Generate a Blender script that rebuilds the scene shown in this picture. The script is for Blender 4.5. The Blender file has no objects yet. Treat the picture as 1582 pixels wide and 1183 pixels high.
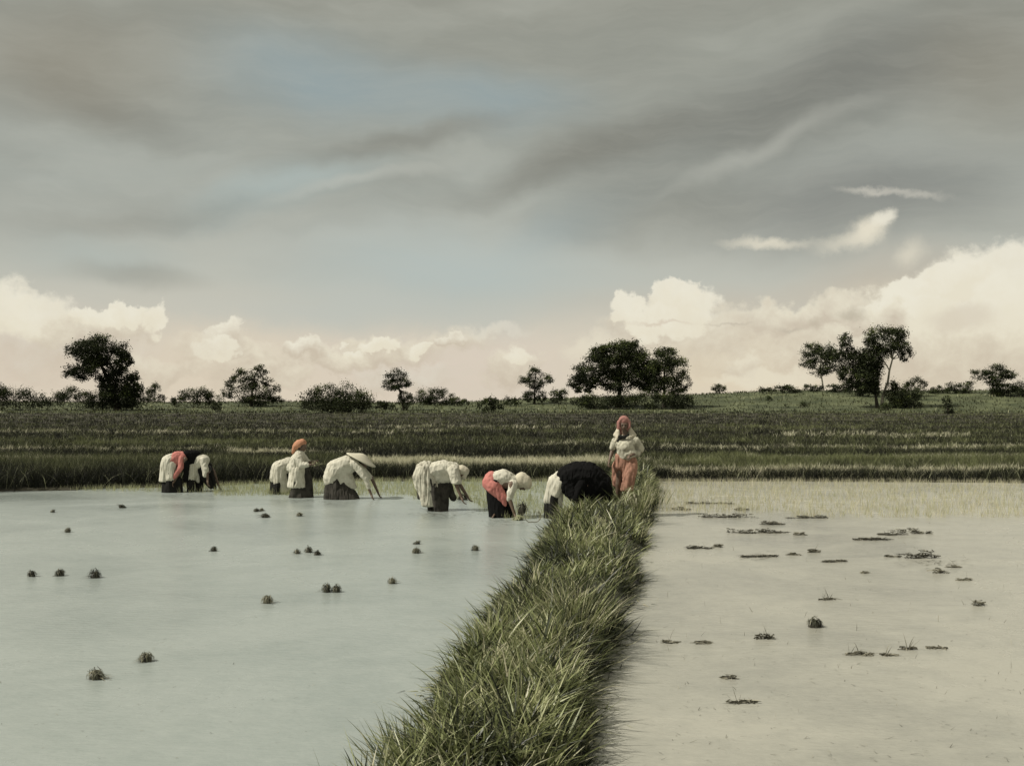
import bpy, bmesh, math, random
import numpy as np
from mathutils import Vector, Matrix, noise, Quaternion

R = math.radians
rng = np.random.default_rng(7)
random.seed(7)
scene = bpy.context.scene
COL = scene.collection

# ------------------------------------------------------------------ camera
F, CX, HZ, H = 1565.0, 791.0, 616.0, 2.05      # focal length in photo pixels, centre column, horizon row, eye height
cam_d = bpy.data.cameras.new("camera")
cam = bpy.data.objects.new("camera", cam_d); COL.objects.link(cam)
cam.location = (0, 0, H); cam.rotation_euler = (R(90), 0, 0)
cam_d.sensor_width = 36; cam_d.lens = 36 * F / 1582
cam_d.shift_y = (HZ - 591.5) / 1582
cam_d.clip_start = 0.05; cam_d.clip_end = 12000
scene.camera = cam
scene.view_settings.view_transform = 'Standard'
scene.view_settings.look = 'None'
scene.view_settings.exposure = 0.0
scene.view_settings.gamma = 1
scene.cycles.max_bounces = 5
scene.cycles.diffuse_bounces = 2
scene.cycles.transparent_max_bounces = 4

# ------------------------------------------------------------------ sun
SUN_DIR = Vector((-0.64, -0.16, 0.75)).normalized()       # towards the sun
sun_el = math.asin(SUN_DIR.z); sun_az = math.atan2(SUN_DIR.x, SUN_DIR.y)
sd = bpy.data.lights.new("sun", 'SUN'); sd.energy = 4.0; sd.angle = R(0.6); sd.color = (1.0, 0.945, 0.84)
so = bpy.data.objects.new("sun", sd); COL.objects.link(so)
so.rotation_euler = SUN_DIR.to_track_quat('Z', 'Y').to_euler()

# ------------------------------------------------------------------ world
W = bpy.data.worlds.new("World"); scene.world = W; W.use_nodes = True
nt = W.node_tree; nt.nodes.clear()
SKY_STR = 0.10

def N(t, typ, **kw):
    n = t.nodes.new(typ)
    for k, v in kw.items():
        if k == 'inp':
            for a, b in v.items(): n.inputs[a].default_value = b
        else: setattr(n, k, v)
    return n

def soft_group():
    g = bpy.data.node_groups.new("soft_patch", 'ShaderNodeTree')
    I = g.interface
    I.new_socket("P", in_out='INPUT', socket_type='NodeSocketVector')
    I.new_socket("Centre", in_out='INPUT', socket_type='NodeSocketVector')
    I.new_socket("Scale", in_out='INPUT', socket_type='NodeSocketVector')
    I.new_socket("Angle", in_out='INPUT', socket_type='NodeSocketFloat')
    I.new_socket("Edge", in_out='INPUT', socket_type='NodeSocketFloat')
    I.new_socket("Amount", in_out='INPUT', socket_type='NodeSocketFloat')
    I.new_socket("Mask", in_out='OUTPUT', socket_type='NodeSocketFloat')
    I.new_socket("Rise", in_out='OUTPUT', socket_type='NodeSocketFloat')
    gi = g.nodes.new('NodeGroupInput'); go = g.nodes.new('NodeGroupOutput')
    s = N(g, 'ShaderNodeVectorMath', operation='SUBTRACT')
    g.links.new(gi.outputs['P'], s.inputs[0]); g.links.new(gi.outputs['Centre'], s.inputs[1])
    r = N(g, 'ShaderNodeVectorRotate', rotation_type='Z_AXIS')
    g.links.new(s.outputs[0], r.inputs['Vector']); g.links.new(gi.outputs['Angle'], r.inputs['Angle'])
    m = N(g, 'ShaderNodeVectorMath', operation='MULTIPLY')
    g.links.new(r.outputs[0], m.inputs[0]); g.links.new(gi.outputs['Scale'], m.inputs[1])
    l = N(g, 'ShaderNodeVectorMath', operation='LENGTH'); g.links.new(m.outputs[0], l.inputs[0])
    mr = N(g, 'ShaderNodeMapRange', interpolation_type='SMOOTHSTEP')
    g.links.new(l.outputs['Value'], mr.inputs['Value'])
    g.links.new(gi.outputs['Edge'], mr.inputs['From Max']); mr.inputs['From Min'].default_value = 1.0
    mr.inputs['To Min'].default_value = 0.0
    g.links.new(gi.outputs['Amount'], mr.inputs['To Max'])
    g.links.new(mr.outputs[0], go.inputs['Mask'])
    sp = N(g, 'ShaderNodeSeparateXYZ'); g.links.new(m.outputs[0], sp.inputs[0])
    g.links.new(sp.outputs['Y'], go.inputs['Rise'])
    return g

def lin(c):
    return tuple(((v / 255) / 12.92 if v / 255 <= 0.04045 else ((v / 255 + 0.055) / 1.055) ** 2.4) for v in c) + (1.0,)

FINE = []
def build_sky():
    L = nt.links.new
    tc = N(nt, 'ShaderNodeTexCoord')
    nm = N(nt, 'ShaderNodeVectorMath', operation='NORMALIZE'); L(tc.outputs['Generated'], nm.inputs[0])
    sp = N(nt, 'ShaderNodeSeparateXYZ'); L(nm.outputs[0], sp.inputs[0])
    az = N(nt, 'ShaderNodeMath', operation='ARCTAN2'); L(sp.outputs['X'], az.inputs[0]); L(sp.outputs['Y'], az.inputs[1])
    el = N(nt, 'ShaderNodeMath', operation='ARCSINE'); L(sp.outputs['Z'], el.inputs[0])
    P0 = N(nt, 'ShaderNodeCombineXYZ'); L(az.outputs[0], P0.inputs[0]); L(el.outputs[0], P0.inputs[1])

    def warp(src, scale, detail, amp, rough=0.55):
        n = N(nt, 'ShaderNodeTexNoise', noise_dimensions='3D', inp={'Scale': scale, 'Detail': detail, 'Roughness': rough})
        L(src, n.inputs['Vector'])
        s = N(nt, 'ShaderNodeVectorMath', operation='SUBTRACT'); L(n.outputs['Color'], s.inputs[0]); s.inputs[1].default_value = (.5, .5, .5)
        m = N(nt, 'ShaderNodeVectorMath', operation='MULTIPLY'); L(s.outputs[0], m.inputs[0]); m.inputs[1].default_value = (amp, amp, 0)
        a = N(nt, 'ShaderNodeVectorMath', operation='ADD'); L(src, a.inputs[0]); L(m.outputs[0], a.inputs[1])
        return a.outputs[0]
    Pbig = warp(P0.outputs[0], 4.0, 5.0, 0.10)
    Pc = warp(P0.outputs[0], 34.0, 6.0, 0.055, 0.6)
    # streaks of thin high cloud
    mp = N(nt, 'ShaderNodeMapping'); L(Pbig, mp.inputs['Vector'])
    mp.inputs['Rotation'].default_value = (0, 0, R(-17)); mp.inputs['Scale'].default_value = (2.4, 8.0, 1)
    ns = N(nt, 'ShaderNodeTexNoise', inp={'Scale': 1.7, 'Detail': 6.0, 'Roughness': 0.5}); L(mp.outputs[0], ns.inputs['Vector'])
    # clear-sky tone by elevation (the high thin overcast thickens upwards)
    rmp = N(nt, 'ShaderNodeValToRGB'); cr = rmp.color_ramp
    for _ in range(4): cr.elements.new(0.5)
    for e, (p, c) in zip(cr.elements, [(0.0, (221, 208, 187)), (0.10, (215, 205, 187)), (0.22, (190, 190, 178)), (0.38, (168, 171, 161)),
                                       (0.66, (155, 156, 144)), (1.0, (157, 153, 137))]):
        e.position = p; e.color = lin(c)
    mre = N(nt, 'ShaderNodeMapRange', inp={'From Min': 0.0, 'From Max': 0.52}); L(el.outputs[0], mre.inputs['Value'])
    L(mre.outputs[0], rmp.inputs['Fac'])
    cur = rmp.outputs['Color']

    def mix(a, b, f):
        m = N(nt, 'ShaderNodeMix', data_type='RGBA'); L(f, m.inputs['Factor'])
        if isinstance(a, tuple): m.inputs['A'].default_value = a
        else: L(a, m.inputs['A'])
        if isinstance(b, tuple): m.inputs['B'].default_value = b
        else: L(b, m.inputs['B'])
        return m.outputs['Result']
    m1 = N(nt, 'ShaderNodeMapRange', inp={'From Min': 0.42, 'From Max': 0.75, 'To Max': 0.45}); L(ns.outputs['Fac'], m1.inputs['Value'])
    m1e = N(nt, 'ShaderNodeMapRange', inp={'From Min': 0.06, 'From Max': 0.2}); L(el.outputs[0], m1e.inputs['Value'])
    mm = N(nt, 'ShaderNodeMath', operation='MULTIPLY'); L(m1.outputs[0], mm.inputs[0]); L(m1e.outputs[0], mm.inputs[1])
    cur = mix(cur, lin((124, 124, 114)), mm.outputs[0])
    mpf = N(nt, 'ShaderNodeMapping'); L(Pbig, mpf.inputs['Vector'])
    mpf.inputs['Rotation'].default_value = (0, 0, R(-11)); mpf.inputs['Scale'].default_value = (9, 60.0, 1)
    nf = N(nt, 'ShaderNodeTexNoise', inp={'Scale': 1.5, 'Detail': 8.0, 'Roughness': 0.68}); L(mpf.outputs[0], nf.inputs['Vector'])
    mf = N(nt, 'ShaderNodeMapRange', inp={'From Min': 0.42, 'From Max': 0.75, 'To Max': 0.13}); L(nf.outputs['Fac'], mf.inputs['Value'])
    FINE.append(mf.outputs[0])
    m2 = N(nt, 'ShaderNodeMapRange', inp={'From Min': 0.50, 'From Max': 0.25, 'To Max': 0.35}); L(ns.outputs['Fac'], m2.inputs['Value'])
    cur = mix(cur, lin((186, 188, 178)), m2.outputs[0])

    grp = soft_group()

    def patch(P, cx, cy, rx, ry, ang=0, edge=0.0, amount=1.0):
        n = nt.nodes.new('ShaderNodeGroup'); n.node_tree = grp
        L(P, n.inputs['P'])
        a = math.atan((cx - CX) / F); e = math.atan((HZ - cy) / F * math.cos(a))
        n.inputs['Centre'].default_value = (a, e, 0)
        n.inputs['Scale'].default_value = (F / rx, F / ry, 0)
        n.inputs['Angle'].default_value = R(ang); n.inputs['Edge'].default_value = edge; n.inputs['Amount'].default_value = amount
        return n
    BLUE = lin((150, 163, 163)); BLUE2 = lin((172, 183, 178)); DARK = lin((110, 109, 100)); DK2 = lin((129, 127, 115)); LT = lin((196, 196, 184)); TAN = lin((196, 180, 158))
    for (cx, cy, rx, ry, ang, am, c) in [
        (500, 135, 300, 100, 5, .95, BLUE), (760, 165, 240, 75, 0, .85, BLUE), (440, 300, 240, 44, -14, .85, BLUE2),
        (160, 390, 170, 50, 0, .4, BLUE2), (700, 415, 380, 100, 0, .9, lin((181, 190, 185))), (560, 480, 380, 50, 0, .7, lin((188, 192, 184))), (880, 350, 160, 50, -15, .4, BLUE),
        (150, 160, 200, 45, 20, .55, DK2), (280, 330, 300, 30, -8, .35, DK2), (620, 235, 260, 26, -14, .6, DK2), (900, 250, 320, 45, -16, .75, DK2),
        (1180, 190, 460, 110, -19, .5, DARK), (1330, 120, 330, 130, -12, .55, DARK), (1330, 310, 330, 100, -5, .65, lin((122, 122, 116))),
        (1060, 330, 260, 60, -10, .4, DK2), (220, 420, 130, 30, 0, .4, DK2), (1180, 240, 240, 22, -20, .35, LT), (560, 290, 200, 14, -14, .4, LT),
        (90, 100, 260, 110, 0, .55, lin((146, 138, 119))), (1540, 110, 190, 150, 0, .5, lin((140, 133, 115))), (1380, 440, 200, 70, 0, .5, TAN), (1120, 460, 300, 45, 0, .25, TAN)]:
        n = patch(Pbig, cx, cy, rx, ry, ang, 0.0, am)
        cur = mix(cur, c, n.outputs['Mask'])
    cur = mix(cur, lin((192, 190, 176)), FINE[0])
    # warm haze low over the fields
    for (cx, cy, rx, ry, am, c) in [(300, 560, 330, 90, .7, lin((221, 207, 185))), (720, 570, 380, 80, .55, lin((219, 205, 190))), (1200, 560, 420, 100, .8, lin((226, 212, 184))),
                                    (1500, 520, 300, 120, .7, lin((232, 222, 196))), (60, 540, 200, 90, .6, lin((214, 200, 184)))]:
        n = patch(Pc, cx, cy, rx, ry, 0, 0.1, am)
        cur = mix(cur, c, n.outputs['Mask'])
    nc = N(nt, 'ShaderNodeTexNoise', inp={'Scale': 42.0, 'Detail': 7.0, 'Roughness': 0.62, 'Distortion': 0.3}); L(P0.outputs[0], nc.inputs['Vector'])
    WHITE = lin((237, 231, 212)); CREAM = lin((232, 224, 202)); SHADE = lin((203, 190, 170)); PALE = lin((222, 216, 200))
    clouds = [  # centre, radii, angle, hardness, amount, lit, shade     (photo pixel directions)
        (1470, 540, 260, 75, 0, .5, .8, CREAM, SHADE), (1230, 535, 260, 60, 0, .3, .7, CREAM, SHADE), (1190, 492, 110, 26, 0, .55, .8, CREAM, SHADE),
        (1300, 478, 130, 26, -6, .6, .9, CREAM, SHADE), (1565, 440, 130, 62, 0, .8, 1, WHITE, CREAM), (1480, 470, 110, 50, 0, .7, 1, WHITE, CREAM), (1470, 432, 52, 30, -10, .85, 1, WHITE, CREAM), (1406, 456, 30, 28, 0, .86, 1, WHITE, CREAM),
        (1380, 480, 60, 28, 0, .8, 1, WHITE, CREAM), (1340, 490, 60, 24, 0, .7, 1, CREAM, SHADE),
        (1150, 562, 30, 24, 0, .6, .8, CREAM, SHADE), (1180, 585, 90, 18, 0, .4, .7, CREAM, CREAM), (1100, 520, 70, 30, 0, .3, .6, CREAM, SHADE),
        (1010, 500, 85, 30, 0, .5, .9, CREAM, SHADE), (1058, 482, 50, 34, 0, .8, 1, WHITE, CREAM), (1040, 462, 38, 27, 0, .86, 1, WHITE, CREAM), (972, 484, 28, 28, 0, .86, 1, WHITE, CREAM), (1000, 496, 44, 26, 0, .7, 1, WHITE, CREAM),
        (920, 540, 60, 26, 0, .2, .6, CREAM, CREAM), (790, 568, 46, 36, 0, .6, .85, CREAM, SHADE), (800, 552, 22, 16, 0, .7, .8, WHITE, CREAM), (765, 512, 64, 15, 0, .2, .7, PALE, PALE), (690, 528, 86, 24, -6, .35, .7, CREAM, SHADE), (640, 545, 70, 22, 0, .4, .7, CREAM, SHADE),
        (575, 542, 52, 28, 0, .7, .95, CREAM, SHADE), (586, 532, 24, 15, 0, .85, 1, WHITE, CREAM), (545, 545, 20, 14, 0, .85, .9, WHITE, CREAM), (520, 558, 62, 20, 0, .6, .9, CREAM, SHADE), (472, 546, 36, 20, 0, .8, .95, WHITE, SHADE), (655, 536, 22, 12, 0, .8, .9, WHITE, CREAM), (700, 524, 26, 12, 0, .7, .9, WHITE, SHADE), (430, 578, 60, 22, 0, .5, .8, CREAM, SHADE), (250, 570, 70, 26, 0, .4, .8, CREAM, SHADE), (620, 585, 90, 22, 0, .4, .7, PALE, SHADE), (370, 560, 90, 36, 0, .4, .7, CREAM, SHADE),
        (350, 524, 34, 28, 0, .85, 1, WHITE, SHADE), (335, 540, 24, 18, 0, .8, .9, WHITE, CREAM), (390, 545, 34, 20, 0, .5, .8, CREAM, SHADE), (300, 535, 40, 22, 0, .3, .5, CREAM, SHADE),
        (100, 540, 150, 50, 0, .3, .6, PALE, SHADE), (60, 490, 66, 36, 10, .6, .9, WHITE, CREAM), (-20, 475, 70, 40, 0, .6, .9, WHITE, CREAM), (190, 502, 50, 22, 0, .6, .9, CREAM, SHADE), (196, 484, 30, 18, 0, .85, 1, WHITE, CREAM), (150, 492, 34, 16, 0, .8, 1, WHITE, CREAM), (236, 495, 12, 22, 25, .6, 1, WHITE, CREAM), (130, 515, 90, 24, 0, .4, .9, CREAM, SHADE)]
    for (cx, cy, rx, ry, ang, hard, am, lit, shd) in clouds:
        n = patch(Pc, cx, cy, rx * 1.14, ry * 1.14, ang, hard * .86, am * .94)
        t = N(nt, 'ShaderNodeMath', operation='MULTIPLY_ADD'); L(n.outputs['Rise'], t.inputs[0]); t.inputs[1].default_value = 0.42
        L(nc.outputs['Fac'], t.inputs[2])
        mr = N(nt, 'ShaderNodeMapRange', inp={'From Min': 0.25, 'From Max': 0.80}); L(t.outputs[0], mr.inputs['Value'])
        cc = mix(shd, lit, mr.outputs[0])
        cur = mix(cur, cc, n.outputs['Mask'])
    # wisps and grey scraps
    Pw = warp(P0.outputs[0], 22.0, 6.0, 0.030, 0.65)
    for (cx, cy, rx, ry, ang, hard, am, c) in [(1185, 378, 95, 13, 2, .0, .75, CREAM), (1340, 354, 50, 26, -24, .1, .95, CREAM), (1365, 338, 26, 16, -20, .3, .8, WHITE), (1310, 376, 70, 20, -10, .0, .6, CREAM), (1405, 392, 40, 24, -20, .0, .55, CREAM),
                                            (1350, 294, 70, 9, 4, .0, .5, PALE), (1420, 302, 60, 10, -18 + 36, .0, .4, PALE),
                                            (1310, 486, 34, 11, 0, .1, .7, lin((186, 176, 156))), (1256, 496, 17, 13, 0, .1, .6, lin((190, 178, 158))), (1222, 507, 28, 5, 0, .0, .6, lin((186, 176, 158))),
                                            (1490, 492, 60, 26, 0, .3, .6, lin((212, 200, 180))), (1020, 500, 70, 4, 0, .0, .55, lin((205, 188, 168))), (1130, 498, 50, 4, 0, .0, .6, lin((190, 180, 162)))]:
        n = patch(Pw, cx, cy, rx, ry, ang, hard, am)
        cur = mix(cur, c, n.outputs['Mask'])
    sky = N(nt, 'ShaderNodeTexSky', sky_type='NISHITA', sun_disc=False, sun_elevation=sun_el, sun_rotation=sun_az)
    # cloud radiance is given in display units; the sky texture is physical, so bring the cloud to its scale
    sc = N(nt, 'ShaderNodeVectorMath', operation='SCALE'); L(cur, sc.inputs[0]); sc.inputs['Scale'].default_value = 1.0 / SKY_STR
    cover = N(nt, 'ShaderNodeValue'); cover.outputs[0].default_value = 0.95
    fin = mix(sky.outputs['Color'], sc.outputs[0], cover.outputs[0])
    bg = N(nt, 'ShaderNodeBackground'); L(fin, bg.inputs['Color']); bg.inputs['Strength'].default_value = SKY_STR
    out = N(nt, 'ShaderNodeOutputWorld'); L(bg.outputs[0], out.inputs['Surface'])
build_sky()

# ------------------------------------------------------------------ helpers
def tag(o, label=None, cat=None, group=None, kind=None):
    if label: o['label'] = label
    if cat: o['category'] = cat
    if group: o['group'] = group
    if kind: o['kind'] = kind
    return o

def link(name, me, mat=None, parent=None, smooth=False):
    o = bpy.data.objects.new(name, me); COL.objects.link(o)
    if mat: me.materials.append(mat)
    if parent: o.parent = parent
    if smooth:
        me.polygons.foreach_set('use_smooth', [True] * len(me.polygons))
    return o

def empty(name, loc, label=None, cat=None, group=None):
    o = bpy.data.objects.new(name, None); COL.objects.link(o); o.location = loc; o.empty_display_size = .2
    return tag(o, label, cat, group)

def np_mesh(name, V, Fc, tint=None):
    """V (n,3), Fc (m,k) quads or tris"""
    me = bpy.data.meshes.new(name)
    V = np.asarray(V, dtype=np.float32); Fc = np.asarray(Fc, dtype=np.int32)
    m, k = Fc.shape
    me.vertices.add(len(V)); me.vertices.foreach_set('co', V.ravel())
    me.loops.add(m * k); me.loops.foreach_set('vertex_index', Fc.ravel())
    me.polygons.add(m); me.polygons.foreach_set('loop_start', np.arange(0, m * k, k, dtype=np.int32))
    me.update(calc_edges=True)
    if tint is not None:
        a = me.attributes.new('tint', 'FLOAT', 'POINT'); a.data.foreach_set('value', np.asarray(tint, dtype=np.float32))
    return me

def terrain_z(x, y):
    """height of the land; water fills what lies below zero"""
    x = np.asarray(x, float); y = np.asarray(y, float)
    edge = 25.2 - np.clip((-x - 4.0) * 0.42, 0, 6) - np.clip((x - 6) * 0.08, 0, 1.2)
    z = np.where(y < edge - .25, -0.35, 0.06)
    z = np.where((y >= edge - .25) & (y < edge), -0.35 + 0.41 * (y - edge + .25) / .25, z)
    ridge = 1.34 + np.clip((x + 10) / 60.0, 0, 1) * 2.05 + np.clip((x - 50) / 60, 0, 1) * .3
    t = np.clip((y - 146) / 40.0, 0, 1)
    rise = ridge * (t * t * (3 - 2 * t))
    fall = np.where(y > 186, -(y - 186) * 0.0075, 0)
    bumps = 0.12 * np.sin(x * .13 + 1.0) * np.sin(y * .11) * t
    z = z + rise + fall + bumps
    back = np.where(y < -30, 0.6 * np.clip((-30 - y) / 6, 0, 1), 0)
    return z + back

def at(px, py, z=0.0):
    Y = F * (H - z) / (py - HZ)
    return Vector(((px - CX) / F * Y, Y, z))

def on_land(px, py):
    """first point of the land hit by the ray through a photo pixel"""
    for Y in np.arange(30, 600, .5):
        x = (px - CX) / F * Y; z = H - (py - HZ) / F * Y
        if terrain_z(x, Y) >= z: return Vector((x, float(Y), float(terrain_z(x, Y))))
    Y = 183.0
    return Vector(((px - CX) / F * Y, Y, float(terrain_z((px - CX) / F * Y, Y))))

# ------------------------------------------------------------------ materials
def mat_new(name):
    m = bpy.data.materials.new(name); m.use_nodes = True
    t = m.node_tree; b = t.nodes['Principled BSDF']
    return m, t, b

def ramp(t, fac, stops):
    r = t.nodes.new('ShaderNodeValToRGB'); cr = r.color_ramp
    while len(cr.elements) < len(stops): cr.elements.new(.5)
    for e, (p, c) in zip(cr.elements, stops):
        e.position = p; e.color = tuple(c) + (1,)
    t.links.new(fac, r.inputs['Fac'])
    return r.outputs['Color']

def leaf_mat(name, stops, rough=.5, trans=.3, spec=.3):
    m, t, b = mat_new(name)
    a = t.nodes.new('ShaderNodeAttribute'); a.attribute_name = 'tint'
    c = ramp(t, a.outputs['Fac'], stops)
    t.links.new(c, b.inputs['Base Color']); b.inputs['Roughness'].default_value = rough; b.inputs['Specular IOR Level'].default_value = spec
    tr = t.nodes.new('ShaderNodeBsdfTranslucent'); t.links.new(c, tr.inputs['Color'])
    mx = t.nodes.new('ShaderNodeMixShader'); mx.inputs[0].default_value = trans
    t.links.new(b.outputs[0], mx.inputs[1]); t.links.new(tr.outputs[0], mx.inputs[2])
    t.links.new(mx.outputs[0], t.nodes['Material Output'].inputs['Surface'])
    return m

def noisy_mat(name, c1, c2, scale=5, rough=.8, detail=5, bump=0.0, bscale=30, spec=.3, lo=.35, hi=.65, stretch=None):
    m, t, b = mat_new(name)
    tc = t.nodes.new('ShaderNodeTexCoord'); v = tc.outputs['Object']
    if stretch:
        mp = t.nodes.new('ShaderNodeMapping'); mp.inputs['Scale'].default_value = stretch; t.links.new(v, mp.inputs['Vector']); v = mp.outputs[0]
    n = N(t, 'ShaderNodeTexNoise', inp={'Scale': scale, 'Detail': detail}); t.links.new(v, n.inputs['Vector'])
    t.links.new(ramp(t, n.outputs['Fac'], [(lo, c1), (hi, c2)]), b.inputs['Base Color'])
    b.inputs['Roughness'].default_value = rough; b.inputs['Specular IOR Level'].default_value = spec
    if bump:
        n2 = N(t, 'ShaderNodeTexNoise', inp={'Scale': bscale, 'Detail': 6}); t.links.new(v, n2.inputs['Vector'])
        bp = N(t, 'ShaderNodeBump', inp={'Strength': 1.0, 'Distance': bump}); t.links.new(n2.outputs['Fac'], bp.inputs['Height'])
        t.links.new(bp.outputs[0], b.inputs['Normal'])
    return m

def cloth_mat(name, c, var=.12, bump=.004, dirt=None):
    c2 = tuple(v * (1 - var) for v in c)
    m = noisy_mat(name, dirt or c2, c, scale=9, rough=.9, bump=bump, bscale=45, spec=.1, lo=.3, hi=.55)
    return m

def water_mat(name, c1, c2):
    m, t, b = mat_new(name)
    tc = t.nodes.new('ShaderNodeTexCoord')
    n = N(t, 'ShaderNodeTexNoise', inp={'Scale': .35, 'Detail': 6, 'Roughness': .6, 'Distortion': .5})
    mp = t.nodes.new('ShaderNodeMapping'); mp.inputs['Scale'].default_value = (1, 1.25, 1)
    t.links.new(tc.outputs['Object'], mp.inputs['Vector']); t.links.new(mp.outputs[0], n.inputs['Vector'])
    n3 = N(t, 'ShaderNodeTexNoise', inp={'Scale': 3.4, 'Detail': 10, 'Roughness': .78}); t.links.new(mp.outputs[0], n3.inputs['Vector'])
    ad = N(t, 'ShaderNodeMath', operation='MULTIPLY_ADD'); t.links.new(n3.outputs['Fac'], ad.inputs[0]); ad.inputs[1].default_value = .75
    t.links.new(n.outputs['Fac'], ad.inputs[2])
    t.links.new(ramp(t, ad.outputs[0], [(.62, c1), (1.12, c2)]), b.inputs['Base Color'])
    b.inputs['IOR'].default_value = 1.33
    rr = N(t, 'ShaderNodeMapRange', inp={'From Min': .3, 'From Max': .7, 'To Min': .15, 'To Max': .33}); t.links.new(n.outputs['Fac'], rr.inputs['Value'])
    t.links.new(rr.outputs[0], b.inputs['Roughness'])
    mp2 = t.nodes.new('ShaderNodeMapping'); mp2.inputs['Scale'].default_value = (9, 18, 1); mp2.inputs['Rotation'].default_value = (0, 0, R(8))
    t.links.new(tc.outputs['Object'], mp2.inputs['Vector'])
    n2 = N(t, 'ShaderNodeTexNoise', inp={'Scale': 1.0, 'Detail': 5, 'Roughness': .6}); t.links.new(mp2.outputs[0], n2.inputs['Vector'])
    bp = N(t, 'ShaderNodeBump', inp={'Strength': .6, 'Distance': .012}); t.links.new(n2.outputs['Fac'], bp.inputs['Height'])
    t.links.new(bp.outputs[0], b.inputs['Normal'])
    return m

M = {}
M['soil'] = noisy_mat('field soil', (.035, .034, .022), (.075, .07, .045), scale=.6, bump=.03, bscale=4)
M['mud'] = noisy_mat('wet bank mud', (.03, .027, .02), (.09, .08, .06), scale=4, rough=.55, bump=.03, bscale=12, spec=.5)
M['water_l'] = water_mat('silty water', (.275, .315, .292), (.355, .392, .365))
M['water_r'] = water_mat('tan silty water', (.300, .300, .258), (.425, .418, .355))
M['grass'] = leaf_mat('bank grass', [(0, (.012, .015, .008)), (.35, (.045, .055, .025)), (.6, (.17, .195, .075)), (.78, (.35, .385, .17)), (.9, (.48, .48, .28)), (1, (.60, .56, .40))], .42, .25, .5)
M['rice_dark'] = leaf_mat('rice leaves', [(0, (.012, .013, .009)), (.4, (.030, .034, .019)), (.7, (.085, .092, .045)), (.85, (.20, .22, .10)), (.9, (.45, .45, .29)), (1, (.78, .74, .56))], .6, .22, .2)
M['seedling'] = leaf_mat('young rice', [(0, (.20, .21, .11)), (.5, (.46, .48, .26)), (.8, (.62, .59, .42)), (1, (.70, .65, .50))], .5, .4, .3)
M['tree'] = leaf_mat('tree leaves', [(0, (.012, .015, .009)), (.5, (.034, .042, .019)), (.8, (.085, .108, .036)), (1, (.19, .22, .07))], .7, .15, .15)
M['meadow'] = noisy_mat('meadow turf', (.05, .062, .03), (.13, .145, .075), scale=.25, bump=.05, bscale=3, detail=8)
M['bark'] = noisy_mat('dark bark', (.03, .026, .02), (.07, .06, .045), scale=6, bump=.02, bscale=20)
M['pale_bark'] = noisy_mat('pale bark', (.22, .20, .16), (.45, .42, .34), scale=3, bump=.02, bscale=15)
M['weed'] = leaf_mat('rotting weed', [(0, (.03, .028, .02)), (.5, (.11, .105, .078)), (1, (.42, .40, .31))], .5, .1, .4)
M['bundle'] = leaf_mat('bundled seedlings', [(0, (.03, .032, .022)), (.5, (.09, .09, .06)), (1, (.30, .29, .20))], .5, .15, .4)
M['bundle_pale'] = leaf_mat('pale bundled seedlings', [(0, (.16, .18, .09)), (.5, (.38, .41, .22)), (1, (.50, .48, .36))], .5, .25, .3)
M['clod'] = noisy_mat('wet clod', (.03, .028, .02), (.10, .09, .07), scale=30, bump=.01, bscale=60, rough=.5)
M['skin'] = noisy_mat('brown skin', (.115, .078, .055), (.16, .11, .078), scale=6, rough=.5, spec=.4, bump=.001, bscale=80)
M['hair'] = noisy_mat('black hair', (.008, .008, .008), (.02, .018, .016), scale=40, rough=.45, spec=.4)
M['white'] = cloth_mat('white cotton', (.62, .60, .50), dirt=(.47, .45, .36))
M['dingy'] = cloth_mat('mud stained cotton', (.58, .56, .46), dirt=(.30, .28, .22))
M['charcoal'] = cloth_mat('faded charcoal cloth', (.060, .056, .048), dirt=(.022, .021, .018))
M['grimy'] = cloth_mat('greyed cotton', (.56, .54, .43), dirt=(.22, .205, .16))
M['pink'] = cloth_mat('rose cotton', (.55, .22, .19), dirt=(.44, .16, .14))
M['rose_scarf'] = cloth_mat('faded rose cotton', (.36, .185, .16))
M['orange'] = cloth_mat('orange cotton', (.54, .28, .175), dirt=(.42, .21, .13))
M['orange_skirt'] = cloth_mat('dull orange cotton', (.40, .22, .16), dirt=(.25, .14, .10))
M['black'] = cloth_mat('black cloth', (.008, .008, .008), bump=.008)
M['dark'] = cloth_mat('dark wet cloth', (.020, .020, .018), dirt=(.012, .012, .011))
M['cream_scarf'] = cloth_mat('cream cotton', (.60, .56, .44), dirt=(.46, .42, .32))
M['straw'] = noisy_mat('pale straw', (.50, .47, .36), (.68, .65, .52), scale=60, rough=.8, stretch=(1, 1, 6))
M['eye'] = noisy_mat('dark eye', (.01, .008, .006), (.02, .015, .01), rough=.2, spec=.6)
M['rope'] = noisy_mat('bast string', (.12, .11, .07), (.22, .2, .13), scale=30)

# ------------------------------------------------------------------ land and water
def build_ground():
    xs = np.concatenate([-np.geomspace(60, 2600, 26)[::-1], np.arange(-58, 59, 1.6), np.geomspace(60, 2600, 26)])
    ys = np.concatenate([-np.geomspace(36, 1200, 14)[::-1], np.arange(-34, 20, 3), np.arange(20, 27, .18), np.arange(27, 200, 2.0), np.geomspace(201, 6000, 34)])
    X, Y = np.meshgrid(xs, ys)
    Z = terrain_z(X, Y)
    V = np.stack([X, Y, Z], -1).reshape(-1, 3)
    nx = len(xs); idx = np.arange(len(V)).reshape(len(ys), nx)
    Fq = np.stack([idx[:-1, :-1], idx[:-1, 1:], idx[1:, 1:], idx[1:, :-1]], -1).reshape(-1, 4)
    me = np_mesh('ground', V, Fq)
    o = link('ground', me, M['soil'], smooth=True); me.materials.append(M['meadow'])
    yc = V[Fq[:, 0], 1]
    me.polygons.foreach_set('material_index', (yc > 139).astype(np.int32))
    tag(o, 'dark soil plain rising to a low grassy ridge under the trees', 'ground', kind='structure')
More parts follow.
